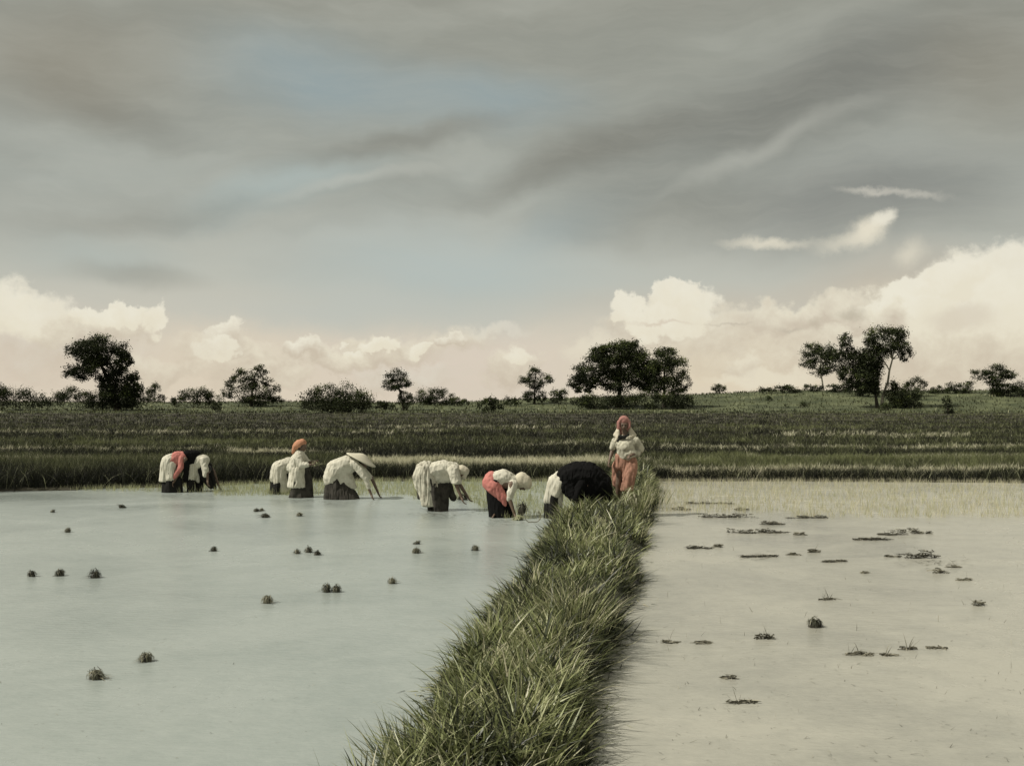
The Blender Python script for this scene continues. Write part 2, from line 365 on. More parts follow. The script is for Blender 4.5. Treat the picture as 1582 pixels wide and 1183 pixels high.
build_ground()

BY = np.array([1.5, 4, 5.7, 6.4, 7.4, 8.35, 9.6, 10.5, 11.3, 13.7, 15.5, 17.0, 17.8, 18.8, 21, 25.6])
BL = np.array([-1.5, -.95, -.62, -.50, -.42, -.33, -.14, -.02, .24, .34, .58, .80, 1.15, 1.55, 1.95, 2.50])
BR = np.array([-.1, .25, .42, .50, .65, .79, 1.07, 1.28, 1.40, 1.77, 2.05, 2.36, 2.50, 2.68, 3.0, 3.58])
def bund(y):
    lob = .07 * np.sin(np.asarray(y) * 2.3 + .6) + .05 * np.sin(np.asarray(y) * 5.1)
    return np.interp(y, BY, BL) + lob, np.interp(y, BY, BR) + .6 * lob
def bund_z(x, y):
    l, r = bund(y); c = (l + r) / 2; hw = (r - l) / 2
    d = np.abs(x - c) / hw
    return -0.12 + 0.34 * np.clip(1.12 - d ** 3, 0, 1.0) + .02 * np.sin(y * 5.1 + x * 3) * (d < 1)

def build_bank():
    ys = np.arange(-26, 25.7, .12); us = np.linspace(-1.12, 1.12, 25)
    V = []
    for y in ys:
        yy = max(y, 1.5); l, r = bund(yy)
        if y < 1.5: sh = (y - 1.5) * .24; l += sh; r += sh
        for u in us:
            wob = .05 * noise.noise(Vector((u * 2, y * 1.7, 0))) + .03 * noise.noise(Vector((u * 5, y * 6, 2)))
            x = (l + r) / 2 + (r - l) / 2 * u + wob * abs(u)
            d = abs(u)
            V.append((x, y, -0.12 + 0.34 * min(1, max(0, 1.12 - d ** 3)) + .03 * noise.noise(Vector((x * 6, y * 6, 0)))))
    n = len(us); idx = np.arange(len(V)).reshape(len(ys), n)
    Fq = np.stack([idx[:-1, :-1], idx[:-1, 1:], idx[1:, 1:], idx[1:, :-1]], -1).reshape(-1, 4)
    o = link('earth_bank', np_mesh('earth_bank', V, Fq), M['mud'], smooth=True)
    tag(o, 'low muddy earth bank running between the two flooded paddies', 'earth bank', kind='structure')
build_bank()

def build_water(name, side, mat, label):
    ys = np.concatenate([np.arange(-34, 1.5, 2), np.arange(1.5, 26.2, .35)])
    V = []
    for y in ys:
        yy = max(y, 1.5); l, r = bund(min(yy, 25.6)); c = (l + r) / 2
        if y < 1.5: c += (y - 1.5) * .24
        V += [(c, y, 0), (side * 70, y, 0)]
    idx = np.arange(len(V)).reshape(-1, 2)
    if side > 0: Fq = np.stack([idx[:-1, 0], idx[:-1, 1], idx[1:, 1], idx[1:, 0]], -1)
    else: Fq = np.stack([idx[:-1, 1], idx[:-1, 0], idx[1:, 0], idx[1:, 1]], -1)
    o = link(name, np_mesh(name, V, Fq), mat)
    tag(o, label, 'water', kind='structure')
build_water('water', -1, M['water_l'], 'pale grey-green silty water of the paddy left of the grassy bank')
build_water('water', 1, M['water_r'], 'tan silty water of the paddy right of the grassy bank')

# ------------------------------------------------------------------ blades of grass and rice
def blades(base, az, lean, droop, length, width, tint, segs=3, twist=None, tip=0.0):
    n = len(base); base = np.asarray(base, float)
    ts = np.linspace(0, 1, segs + 1)
    dx, dy = np.cos(az), np.sin(az)
    sa = az + np.pi / 2 if twist is None else twist
    sx, sy = np.cos(sa), np.sin(sa)
    V = np.zeros((n, segs * 2 + 1, 3)); T = np.zeros((n, segs * 2 + 1))
    up = np.sqrt(np.clip(1 - lean ** 2, .05, 1))
    for i, t in enumerate(ts):
        h = length * (lean * t + droop * t * t)
        z = length * (up * t - .62 * droop * t * t)
        cx, cy, cz = base[:, 0] + dx * h, base[:, 1] + dy * h, base[:, 2] + z
        if i < segs:
            w = width * .5 * (1 - t ** 1.6) * (1 if i else .7)
            V[:, 2 * i] = np.stack([cx - sx * w, cy - sy * w, cz], -1)
            V[:, 2 * i + 1] = np.stack([cx + sx * w, cy + sy * w, cz], -1)
            T[:, 2 * i] = T[:, 2 * i + 1] = tint
        else:
            V[:, 2 * i] = np.stack([cx, cy, cz], -1); T[:, 2 * i] = tint + tip
    k = segs * 2 + 1; off = (np.arange(n) * k)[:, None]
    fs = []
    for i in range(segs - 1):
        q = off + np.array([2 * i, 2 * i + 1, 2 * i + 3]); fs.append(q)
        q = off + np.array([2 * i, 2 * i + 3, 2 * i + 2]); fs.append(q)
    fs.append(off + np.array([2 * segs - 2, 2 * segs - 1, 2 * segs]))
    return V.reshape(-1, 3), np.concatenate(fs), T.ravel()

def merge(parts):
    Vs, Fs, Ts = [], [], []; o = 0
    for V, Fc, T in parts:
        Vs.append(V); Fs.append(Fc + o); Ts.append(T); o += len(V)
    return np.concatenate(Vs), np.concatenate(Fs), np.concatenate(Ts)

def fbm(x, y, s, seed=0.0):
    return np.array([noise.fractal(Vector((a * s, b * s, seed)), 1.0, 2.0, 4) for a, b in zip(x, y)])

def build_bank_grass():
    parts = []
    # clump seeds
    nC = 4600
    yy = 4.3 + (25.6 - 4.3) * rng.random(nC) ** 1.25
    l, r = bund(yy); u = rng.uniform(-1.0, 1.0, nC)
    u = np.sign(u) * np.abs(u) ** .9; u = np.where(u > .9, u - .12 * rng.random(nC), u)
    x = (l + r) / 2 + (r - l) / 2 * u * 1.0
    keep = np.ones(nC, bool)
    hN = fbm(x, yy, .9, 3.0); dN = fbm(x, yy, 3.2, 9.0) + .5 * fbm(x, yy, .8, 19.0)
    # mats of tangled blades
    for k in range(nC):
        cy = yy[k]; cxx = x[k]
        per = int(np.interp(cy, [5, 9, 16, 26], [12, 10, 9, 9]))
        if abs(cxx - 1.98) < .17 and abs(cy - 17.75) < .35: per = 3
        flat = abs(cxx - 1.96) < .24 and 15.7 < cy < 17.2
        spread = rng.uniform(.03, .10)
        b = np.stack([cxx + rng.normal(0, spread, per), cy + rng.normal(0, spread, per), np.zeros(per)], -1)
        b[:, 2] = bund_z(b[:, 0], b[:, 1]) - .01
        side = np.arctan2(0, u[k]) if abs(u[k]) > .05 else 0
        ca = rng.uniform(0, 2 * np.pi)
        az = ca + rng.normal(0, 1.0, per)
        if abs(u[k]) > .62:
            az = np.where(rng.random(per) < .7, (0 if u[k] > 0 else np.pi) + rng.normal(0, .9, per), az)
        hgt = .155 + .17 * hN[k] + (.03 if abs(u[k]) < .6 else 0) + (-.06 if u[k] > .7 else 0)
        if cy > 16.5: hgt *= .8
        if rng.random() < .10: hgt *= 1.7
        if flat: hgt = min(hgt, .07)
        L = np.clip(rng.normal(hgt, .055, per), .05, .50 if not flat else .10)
        wd = rng.uniform(.006, .021, per) * np.interp(cy, [5, 10, 25], [1, 1.15, 1.9])
        tint = np.clip(.37 + .75 * dN[k] - .22 * max(0, u[k] - .5) + rng.normal(0, .25, per), 0, .9)  # right flank tinted darker: shade away from the sun put into colour
        if rng.random() < .10: tint = np.clip(rng.normal(.93, .05, per), 0, 1)
        lean = np.clip(rng.normal(.50, .26, per), .02, .95)
        parts.append(blades(b, az, lean, rng.uniform(.05, .55, per), L, wd, tint, 3, twist=rng.uniform(0, 2 * np.pi, per), tip=.08))
    # short dark thatch close to the soil, with dead stems lying in it
    nT = 26000
    yt = 4.6 + 21 * rng.random(nT) ** 1.5; l, r = bund(yt); ut = rng.uniform(-1.02, 1.0, nT); xt = (l + r) / 2 + (r - l) / 2 * ut
    b = np.stack([xt, yt, bund_z(xt, yt)], -1)
    parts.append(blades(b, rng.uniform(0, 6.28, nT), np.clip(rng.normal(.6, .25, nT), 0, .97), rng.uniform(0, .5, nT), rng.uniform(.05, .15, nT), rng.uniform(.006, .014, nT) * np.interp(yt, [5, 25], [1, 1.8]), np.where(rng.random(nT) < .12, rng.uniform(.88, 1, nT), np.clip(rng.normal(.22, .18, nT), 0, .8)), 3, twist=rng.uniform(0, 6.28, nT)))
    # broad rosettes of green blades
    nR = 300
    yr = 5.0 + 19 * rng.random(nR) ** 1.7; l, r = bund(yr); xr = (l + r) / 2 + (r - l) / 2 * rng.uniform(-.8, .75, nR)
    for k in range(nR):
        per = rng.integers(9, 20)
        b = np.stack([xr[k] + rng.normal(0, .025, per), yr[k] + rng.normal(0, .025, per), np.zeros(per)], -1); b[:, 2] = bund_z(b[:, 0], b[:, 1])
        parts.append(blades(b, rng.uniform(0, 2 * np.pi, per), np.clip(rng.normal(.45, .2, per), .05, .9), rng.uniform(.1, .6, per), rng.uniform(.18, .34, per),
                            rng.uniform(.012, .021, per) * np.interp(yr[k], [5, 10, 25], [1, 1.1, 1.5]), np.clip(rng.normal(.62 + .2 * math.sin(k * 1.7), .09, per), 0, .88), 5, twist=rng.uniform(0, 6.28, per)))
    # straggling runners lying out on the water
    nS = 260
    ys_ = 5.2 + 17 * rng.random(nS) ** 1.2; l, r = bund(ys_); sd_ = rng.random(nS) < .5
    xs_ = np.where(sd_, r - .04, l + .04)
    b = np.stack([xs_, ys_, np.full(nS, .03)], -1)
    parts.append(blades(b, np.where(sd_, 0, np.pi) + rng.normal(0, .6, nS), rng.uniform(.85, .97, nS), rng.uniform(0, .12, nS), rng.uniform(.12, .34, nS), rng.uniform(.005, .011, nS), rng.uniform(.1, .8, nS), 3, twist=rng.uniform(0, 6.28, nS)))
    V, Fc, T = merge(parts)
    V[:, 2] = np.maximum(V[:, 2], .004 - .0)
    o = link('grass', np_mesh('grass', V, Fc, T), M['grass'])
    tag(o, 'tangled green grass covering the bank between the paddies', 'grass', kind='stuff')
build_bank_grass()

def grass_tuft(x, y, z, n, h, spread, lean, tint, width, label, segs=6, droop=.35, az0=None, mat='grass', dry=.15, name='grass_tuft', cat='grass tuft', group=None):
    b = np.stack([rng.normal(0, spread, n), rng.normal(0, spread, n), np.zeros(n) - .02], -1)
    az = np.arctan2(b[:, 1], b[:, 0]) + rng.normal(0, .5, n)
    if az0 is not None: az = az0 + rng.normal(0, .7, n)
    tt = np.clip(rng.normal(tint, .1, n), 0, .95); tt = np.where(rng.random(n) < dry, rng.uniform(.88, 1, n), tt)
    V, Fc, T = blades(b, az, np.clip(rng.normal(lean, .16, n), .02, .92), rng.uniform(.2, 1, n) * droop, rng.uniform(.6, 1.08, n) * h, rng.uniform(.6, 1.3, n) * width, tt, segs, twist=rng.uniform(0, 6.28, n))
    o = link(name, np_mesh(name, V, Fc, T), M[mat]); o.location = (x, y, z)
    return tag(o, label, cat, group)

for (px, py, n, h, sp, ln, ti, w, lab, dr, dry) in [
    (634, 1128, 190, .38, .10, .35, .50, .013, 'spiky grass tuft leaning over the water at the lower left foot of the bank', .25, .2),
    (895, 985, 210, .55, .07, .42, .62, .008, 'large feathery grey-green grass tuft fanning out on the right half of the bank', .35, .55),
    (800, 1135, 130, .36, .09, .38, .80, .017, 'broad-bladed bright green tuft at the front middle of the bank', .4, .1),
    (755, 1010, 90, .34, .07, .4, .72, .012, 'pale green tuft standing over the left edge of the bank at mid length', .4, .2),
    (905, 870, 100, .34, .10, .5, .72, .011, 'arching bright grass tuft in the middle of the bank below the workers', .5, .1),
    (985, 795, 110, .60, .10, .28, .55, .010, 'tall wispy grass tuft right beside the standing woman in the orange skirt', .2, .4),
    (1005, 772, 90, .52, .10, .25, .45, .012, 'tall dark grass tuft at the far right edge of the bank behind the standing woman', .2, .3),
    (880, 805, 80, .34, .08, .45, .75, .012, 'yellow-green tuft on the left shoulder of the bank before the black-shawled worker', .5, .1)]:
    p = at(px, py, .15)
    grass_tuft(p.x, p.y, float(bund_z(p.x, p.y)), n, h, sp, ln, ti, w, lab, droop=dr, dry=dry)

# rice fields beyond the water
def field_edge(x):
    return 25.2 - np.clip((-x - 4.0) * 0.42, 0, 6) - np.clip((x - 6) * 0.08, 0, 1.2)

def canopy_row(px, py, h=.4):
    Y = (H - h) * F / (py - HZ)
    return (px - CX) / F * Y, Y

def stripes(x, Y):
    """pale strips of younger rice: (x0,x1 in photo columns, row0, row1) seen at canopy height"""
    px = CX + x / Y * F; h = np.where(px > 1000, .30, .36)
    h = np.where(Y > 30, .36, h)
    row = HZ + (H - h) * F / Y
    wob = rng.normal(0, 1.1, len(x)) + 2.0 * np.sin(px * .021) + 1.2 * np.sin(px * .057 + 1)
    out = np.zeros(len(x))
    for (x0, x1, r0, r1, s) in [(545, 985, 698.5, 712, .82), (-400, 255, 700, 705.5, .85), (255, 330, 700.5, 704, .5), (1000, 2200, 716.0, 721.0, .75), (985, 1100, 703, 708, .4),
                                (340, 560, 686, 690.5, .8), (-300, 340, 683.5, 686, .45), (1140, 2000, 695.5, 698.5, .55), (780, 1010, 676, 678, .3), (-400, 700, 660, 662, .3),
                                (1000, 1900, 680, 684, .35), (1180, 1500, 663, 667, .3), (560, 900, 653, 655, .3)]:
        m = np.clip((px - x0) / 25, 0, 1) * np.clip((x1 - px) / 25, 0, 1) * ((row + wob * .5 > r0) & (row + wob * .5 < r1))
        out = np.maximum(out, m * s)
    return out

def row_shade(x, Y):  # valleys between crop rows, where shade is painted into the blades
    px = CX + x / Y * F; row = HZ + (H - .36) * F / Y
    row = row + 2.0 * np.sin(px * .012 + 2) + 1.0 * np.sin(px * .04)
    d = np.zeros(len(x))
    for r0, w in [(692, 4.5), (679, 1.6), (671, 1.4), (664.5, 1.3), (657, 1.2), (650, 1.2), (645, 1.0), (641, .9), (637, .8)]:
        d = np.maximum(d, np.exp(-((row - r0) / w) ** 2))
    return d

def build_rice(y0, y1, n, name, label, power):
    u = rng.random(n)
    a = 1 - power
    Y = (y0 ** a + u * (y1 ** a - y0 ** a)) ** (1 / a)
    x = rng.uniform(-1, 1, n) * (Y * .54 + 3.0)
    ok = Y > field_edge(x) + .05
    x, Y = x[ok], Y[ok]; n = len(x)
    big = fbm(x * .35, Y, .12, 5.0); sm = fbm(x, Y, .6, 8.0)
    pale = stripes(x, Y); dl = row_shade(x, Y)
    ispale = rng.random(n) < pale * 1.15
    per = 7
    hgt = np.clip(.40 + .10 * sm + rng.normal(0, .035, n), .2, .62) * np.where(Y > 60, .95, 1)
    front = np.clip(1 - (Y - field_edge(x)) / 2.0, 0, 1)  # field's near face, darkened in leaf colour to paint its shade
    lw = np.clip((-x - 6) / 4, 0, 1)
    pxx = CX + x / Y * F
    hf = np.interp(pxx, [-200, 250, 500, 600, 960, 1040, 1700], [.60, .56, .50, .45, .43, .35, .35])
    hgt = np.where(Y < 29, hf * (1 + .18 * sm) + rng.normal(0, .025, n), hgt)
    hgt = np.where(Y > 36, hgt * .8, hgt)
    hgt = np.where(pale > .3, np.minimum(hgt * rng.uniform(.55, 1.0, n), .34), hgt)
    hgt = hgt * (1 - .42 * dl)
    bright = .40 + .42 * big + .42 * sm
    # lighter patch on the right and middle distance of the field
    pxx = CX + x / Y * F
    bright = bright + .10 * np.clip((pxx - 1000) / 300, 0, 1) * (Y > 31) - .5 * front
    bright = bright - .55 * dl + .30 * (rng.random(n) < .20) + .10 * np.sin(Y * 2.1 + np.sin(x * .15)) * (Y > 30)
    rep = lambda v: np.repeat(v, per)
    k = n * per
    wscale = np.maximum(1, rep(Y) / 27)
    b = np.stack([rep(x) + rng.normal(0, .05, k) * wscale, rep(Y) + rng.normal(0, .05, k) * wscale, np.full(k, .03)], -1)
    b[:, 2] = np.maximum(terrain_z(b[:, 0], b[:, 1]), -.02)
    L = rep(hgt) * rng.uniform(.7, 1.12, k)
    W_ = rng.uniform(.008, .015, k) * wscale * np.where(rep(ispale), 1.25, 1)
    tint = np.clip(rep(bright) + rng.normal(0, .19, k), 0, .84)
    tint = np.where(rng.random(k) < .03, .89, tint)
    tint = np.where(rep(ispale), rng.uniform(.90, 1.0, k), tint)
    V, Fc, T = blades(b, rng.uniform(0, 6.28, k), np.clip(rng.normal(.25, .15, k), 0, .8), rng.uniform(.05, .5, k), L, W_, tint, 2, twist=rng.uniform(0, 6.28, k))
    o = link(name, np_mesh(name, V, Fc, T), M['rice_dark'])
    tag(o, label, 'rice', kind='stuff')
build_rice(22.0, 38.0, 44000, 'rice_field', 'dark band of waist-high rice standing directly behind the planted seedlings', 1.6)
build_rice(38.0, 152.0, 34000, 'rice_field', 'striped green rice field stretching back to the tree line', 2.3)

def build_meadow():
    n = 16000
    Y = rng.uniform(143, 200, n); x = rng.uniform(-1, 1, n) * (Y * .56)
    b = np.stack([x, Y, terrain_z(x, Y)], -1)
    sm = fbm(x * .3, Y, .12, 2.0)
    V, Fc, T = blades(b, rng.uniform(0, 6.28, n), rng.uniform(0, .6, n), rng.uniform(0, .5, n), rng.uniform(.15, .55, n), rng.uniform(.08, .25, n), np.clip(.62 + .4 * sm + rng.normal(0, .12, n), 0, .9), 2, twist=rng.uniform(0, 6.28, n))
    o = link('meadow_grass', np_mesh('meadow_grass', V, Fc, T), M['rice_dark'])
    tag(o, 'rough light green grass on the low ridge below the trees', 'grass', kind='stuff')
build_meadow()

# newly planted rice seedlings standing in the water
def build_seedlings():
    pts = []
    def zone(x0p, x1p, row0, row1, n, fade):
        c = 0
        while c < n:
            px = random.uniform(x0p, x1p); t = random.random() ** fade
            py = row0 + (row1(px) - row0) * t
            p = at(px, py)
            if p.y > float(field_edge(p.x)) + .3: continue
            l, r = bund(min(max(p.y, 1.5), 25.6))
            if l - .02 < p.x < r + .02: c += 1; continue
            pts.append((p.x, p.y)); c += 1
    zone(-60, 330, 742, lambda px: 762 + (330 - px) * -.02, 420, 1.0)
    zone(330, 650, 738, lambda px: 766, 2300, 1.15)
    zone(640, 960, 738, lambda px: 772 + 30 * min(1, max(0, (px - 720) / 60)), 3600, 1.15)
    zone(1012, 1650, 741, lambda px: 768 + 32 * (1 if px > 1220 else .75), 4300, 1.35)
    P = np.array(pts); n = len(P); per = 4; k = n * per
    b = np.stack([np.repeat(P[:, 0], per) + rng.normal(0, .022, k), np.repeat(P[:, 1], per) + rng.normal(0, .022, k), np.full(k, -.01)], -1)
    V, Fc, T = blades(b, rng.uniform(0, 6.28, k), np.abs(rng.normal(0.05, .16, k)), rng.uniform(0, .25, k), rng.uniform(.05, .20, k), rng.uniform(.004, .009, k), np.clip(np.where(np.repeat(P[:, 0], per) > 2.6, .8, .45) + rng.normal(0, .17, k), 0, 1), 2, twist=rng.uniform(0, 6.28, k))
    o = link('rice_seedlings', np_mesh('rice_seedlings', V, Fc, T), M['seedling'])
    tag(o, 'newly planted pale rice seedlings standing in shallow water along the field edge', 'rice seedlings', kind='stuff')
build_seedlings()

# ------------------------------------------------------------------ trees and bushes
def tube(points, radii, sides=7):
    V, Fc = [], []
    n = len(points); pts = [Vector(p) for p in points]
    for i, p in enumerate(pts):
        d = (pts[min(i + 1, n - 1)] - pts[max(i - 1, 0)]).normalized()
        a = d.cross(Vector((0.2, 1, .1))).normalized(); b = d.cross(a).normalized()
        for k in range(sides):
            an = 2 * math.pi * k / sides
            V.append(p + (a * math.cos(an) + b * math.sin(an)) * radii[i])
    for i in range(n - 1):
        for k in range(sides):
            k2 = (k + 1) % sides
            Fc.append((i * sides + k, i * sides + k2, (i + 1) * sides + k2, (i + 1) * sides + k))
    return np.array([list(v) for v in V]), np.array(Fc)

def join_tubes(ts):
    Vs, Fs, o = [], [], 0
    for V, Fc in ts: Vs.append(V); Fs.append(Fc + o); o += len(V)
    return np.concatenate(Vs), np.concatenate(Fs)

def foliage(blobs, density, leaf, clump=.16, hollow=.45, tone=0.0, seed=0):
    """blobs: centre (3), radii (3). Leaf-sized faces in sub-clumps spread through each ellipsoid."""
    g = np.random.default_rng(1000 + seed)
    P, T, S = [], [], []
    for (c, r) in blobs:
        c = np.array(c); r = np.array(r); rm = float(r.mean())
        k = max(6, int(9 * rm ** 1.1) + 6)
        d = g.normal(size=(k, 3)); d /= np.linalg.norm(d, axis=1)[:, None]
        rad = hollow + (1.0 - hollow) * g.random(k) ** .6
        cc = c + d * rad[:, None] * r * g.uniform(.78, 1.10, (k, 1))
        ct = g.normal(0, .16, k)
        n = int(density * (r[0] * r[2] * 4 + r[0] * r[1] * 2)) + 20
        w = g.integers(0, k, n)
        off = g.normal(size=(n, 3)) * np.clip(clump * r * 1.2, .14, .85)
        p = cc[w] + off
        P.append(p); T.append(.42 + tone + ct[w] + .18 * (p[:, 2] - c[2]) / r[2] + g.normal(0, .13, n)); S.append(g.uniform(.55, 1.25, n) * leaf)  # leaves lighten towards each mass's top, daylight painted into the tint
        # twigs breaking the outline
        m = max(3, int(k * .5)); dd = g.normal(size=(m, 3)); dd[:, 2] = np.abs(dd[:, 2]) * 1.1 - .2; dd /= np.linalg.norm(dd, axis=1)[:, None]
        for j in range(m):
            q = 5; tt = np.linspace(.85, 1.0 + g.uniform(.05, .30), q)[:, None]
            P.append(c + dd[j] * tt * r + g.normal(0, .05, (q, 3))); T.append(np.full(q, .4 + tone)); S.append(np.full(q, leaf * .7))
    P = np.concatenate(P); T = np.clip(np.concatenate(T), 0, 1); S = np.concatenate(S); n = len(P)
    a = g.normal(size=(n, 3)); a /= np.linalg.norm(a, axis=1)[:, None]
    b = np.cross(a, g.normal(size=(n, 3))); b /= np.linalg.norm(b, axis=1)[:, None] + 1e-9
    a = a * S[:, None] * .62; b = b * S[:, None] * .36
    V = np.stack([P - a, P - b * 1.0, P + a, P + b], 1).reshape(-1, 3)
    Fc = np.arange(n * 4).reshape(n, 4)
    return V, Fc, np.repeat(T, 4)

tree_seed = [0]
def plant(name, label, cat, base, blobs, trunk=None, density=26, leaf=.34, tone=0.0, hollow=.45, clump=.16, mat='bark', group=None, limbs=True, tw=.22):
    """base=(px,py) where it stands; blobs (px,py,rx,ry) of the crown; trunk = list of (px,py) up the stem"""
    tree_seed[0] += 1; sd_ = tree_seed[0]; g = random.Random(sd_ * 31)
    B = on_land(*base); Y0 = B.y; s = Y0 / F
    def w(px, py, d=0.0): return ((px - CX) * s - B.x, d, H - (py - HZ) * s - B.z)
    bl = []
    for i, q in enumerate(blobs):
        px, py, rx, ry = q[:4]; dy = q[4] if len(q) > 4 else g.uniform(-.25, .25) * rx * s
        c = w(px, py, dy); bl.append((c, (rx * s, rx * s * .85, ry * s)))
    if trunk is None: bl = [(c, (r[0] * 1.12, r[1], r[2] * 1.22)) for c, r in bl]
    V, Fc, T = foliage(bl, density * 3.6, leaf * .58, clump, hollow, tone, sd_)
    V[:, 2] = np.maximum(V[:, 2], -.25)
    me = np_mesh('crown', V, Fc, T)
    if trunk is None:
        # a bush: foliage on a handful of stems
        root = empty(name, B, label, cat, group)
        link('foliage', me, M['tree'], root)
        ts = []
        for c, r in bl[:7]:
            ts.append(tube([(0, 0, -.25), (c[0] * .7, c[1] * .6, max(.1, c[2] * .35)), (c[0], c[1], c[2] + r[2] * .4)], [.07, .05, .02], 5))
        V, Fc = join_tubes(ts); link('stem', np_mesh('stem', V, Fc), M['bark'], root)
        return root
    root = empty(name, B, label, cat, group)
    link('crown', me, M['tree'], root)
    tp = [w(x, y, g.uniform(-.2, .2)) for x, y in trunk]; tp[0] = (tp[0][0], 0, -.3)
    n = len(tp)
    ts = [tube(tp, [tw * (1 - .6 * i / max(1, n - 1)) * (1.5 if i == 0 else 1) for i in range(n)], 9)]
    if limbs:
        for c, r in bl:
            k = min(n - 1, max(1, int(round((n - 1) * g.uniform(.5, 1)))))
            a = Vector(tp[k]); e = Vector(c) + Vector((g.uniform(-.3, .3) * r[0], 0, r[2] * .3))
            m_ = a.lerp(e, .5) + Vector((g.uniform(-.3, .3), g.uniform(-.3, .3), -.1 * (e - a).length * .5))
            ts.append(tube([a, a.lerp(m_, .5) + Vector((g.uniform(-.1, .1), 0, .05)), m_, e], [tw * .42, tw * .34, tw * .25, .03], 6))
            for _ in range(3):
                q = m_.lerp(e, g.uniform(.1, .8)); f = q + Vector((g.uniform(-.9, .9) * r[0], g.uniform(-.7, .7) * r[1], g.uniform(0, .8) * r[2]))
                ts.append(tube([q, q.lerp(f, .5) + Vector((0, 0, .1)), f], [tw * .18, tw * .12, .015], 5))
    V, Fc = join_tubes(ts); link('trunk', np_mesh('trunk', V, Fc), M[mat], root, smooth=True)
    return root

TG, BG = 'trees along the ridge', 'bushes along the ridge'
plant('tree', 'large dark tree at the far left with a flat broad crown overhanging leftwards', 'tree', (182, 634),
      [(150, 536, 34, 16), (123, 545, 18, 18), (183, 545, 20, 18), (120, 575, 20, 13), (150, 566, 26, 20), (180, 570, 20, 18), (112, 573, 12, 8), (196, 556, 10, 10), (160, 590, 14, 14), (185, 598, 26, 26), (205, 585, 12, 12), (213, 603, 10, 14), (185, 618, 32, 16), (172, 610, 18, 20), (200, 612, 20, 18)],
      [(182, 634), (178, 610), (168, 588), (156, 565), (150, 545)], density=38, leaf=.36, tone=-.08, group=TG, tw=.4, hollow=.3)
plant('tree', 'open-crowned middle-sized tree second from the left, sky showing through its top', 'tree', (388, 628),
      [(372, 578, 12, 9), (400, 574, 13, 9), (386, 590, 20, 12), (360, 592, 12, 10), (412, 590, 10, 8), (356, 606, 14, 12), (385, 608, 20, 16), (412, 608, 14, 12), (428, 600, 8, 7), (400, 618, 30, 9), (425, 618, 12, 7)],
      [(388, 630), (390, 605), (392, 585), (398, 570)], density=24, leaf=.34, tone=.02, group=TG, tw=.2)
plant('tree', 'small round-topped tree left of centre with a bush swallowing its stem', 'tree', (624, 634),
      [(612, 581, 17, 12), (600, 592, 11, 9), (624, 590, 11, 10), (613, 600, 14, 7), (626, 622, 12, 14), (622, 612, 8, 9), (634, 616, 6, 10)],
      [(624, 634), (621, 615), (616, 600), (612, 585)], density=36, leaf=.30, group=TG, tw=.14)
plant('tree', 'small tree with a spreading flat crown just left of the broad central tree', 'tree', (826, 624),
      [(826, 578, 13, 10), (812, 590, 12, 8), (840, 586, 14, 8), (824, 594, 16, 8), (826, 611, 15, 10), (814, 614, 8, 8), (838, 614, 8, 8)],
      [(826, 626), (826, 606), (826, 592), (828, 575)], density=36, leaf=.30, group=TG, tw=.14)
plant('tree', 'broadest tree of the ridge, wide dark crown above the standing woman', 'tree', (955, 630),
      [(905, 575, 24, 16), (890, 590, 14, 10), (925, 556, 24, 16), (950, 548, 26, 18), (975, 546, 26, 18), (990, 560, 22, 18), (940, 572, 26, 20), (970, 574, 26, 20), (915, 590, 20, 11), (950, 594, 22, 12), (984, 588, 20, 14), (972, 531, 16, 9), (900, 602, 14, 7), (1004, 572, 16, 18), (1000, 592, 16, 12), (930, 540, 14, 9)],
      [(955, 630), (957, 610), (958, 594), (956, 570), (960, 550)], density=34, leaf=.38, tone=.0, group=TG, tw=.38)
plant('tree', 'rounded tree touching the right side of the broadest tree', 'tree', (1026, 630),
      [(1022, 556, 24, 18), (1044, 570, 20, 18), (1010, 578, 20, 16), (1036, 592, 22, 14), (1056, 588, 12, 12), (1012, 598, 18, 12), (1050, 606, 16, 10), (1028, 544, 16, 9)],
      [(1026, 630), (1026, 608), (1026, 585), (1028, 560)], density=34, leaf=.34, tone=.1, group=TG, tw=.26)
plant('tree', 'slender tree with an umbrella crown on a thin stem, first of the right-hand group', 'tree', (1272, 603),
      [(1268, 548, 26, 16), (1252, 540, 14, 12), (1288, 546, 14, 14), (1250, 562, 14, 9), (1282, 566, 16, 9), (1268, 575, 16, 8)],
      [(1272, 603), (1271, 592), (1268, 575), (1268, 550)], density=30, leaf=.34, group=TG, tw=.18, mat='pale_bark')
plant('tree', 'dense dark middle tree of the right-hand group with a narrow top knob', 'tree', (1354, 630),
      [(1308, 528, 12, 14), (1316, 545, 10, 10), (1326, 560, 22, 20), (1345, 552, 20, 20), (1310, 575, 16, 16), (1300, 550, 12, 14), (1335, 585, 24, 16), (1340, 566, 22, 22), (1350, 580, 14, 20), (1318, 592, 14, 9), (1340, 600, 20, 10)],
      [(1356, 630), (1352, 610), (1347, 592), (1340, 570), (1330, 550)], density=36, leaf=.36, tone=-.05, group=TG, tw=.22)
plant('tree', 'tall leaning tree with a pale curved trunk and drooping crown at the right', 'tree', (1362, 630),
      [(1356, 520, 20, 16), (1384, 520, 20, 17), (1392, 540, 16, 14), (1372, 535, 20, 12), (1362, 545, 16, 12), (1398, 552, 8, 8), (1345, 532, 12, 10), (1375, 510, 16, 8)],
      [(1362, 630), (1364, 612), (1372, 590), (1374, 572), (1378, 555), (1376, 535)], density=30, leaf=.34, group=TG, tw=.22, mat='pale_bark')
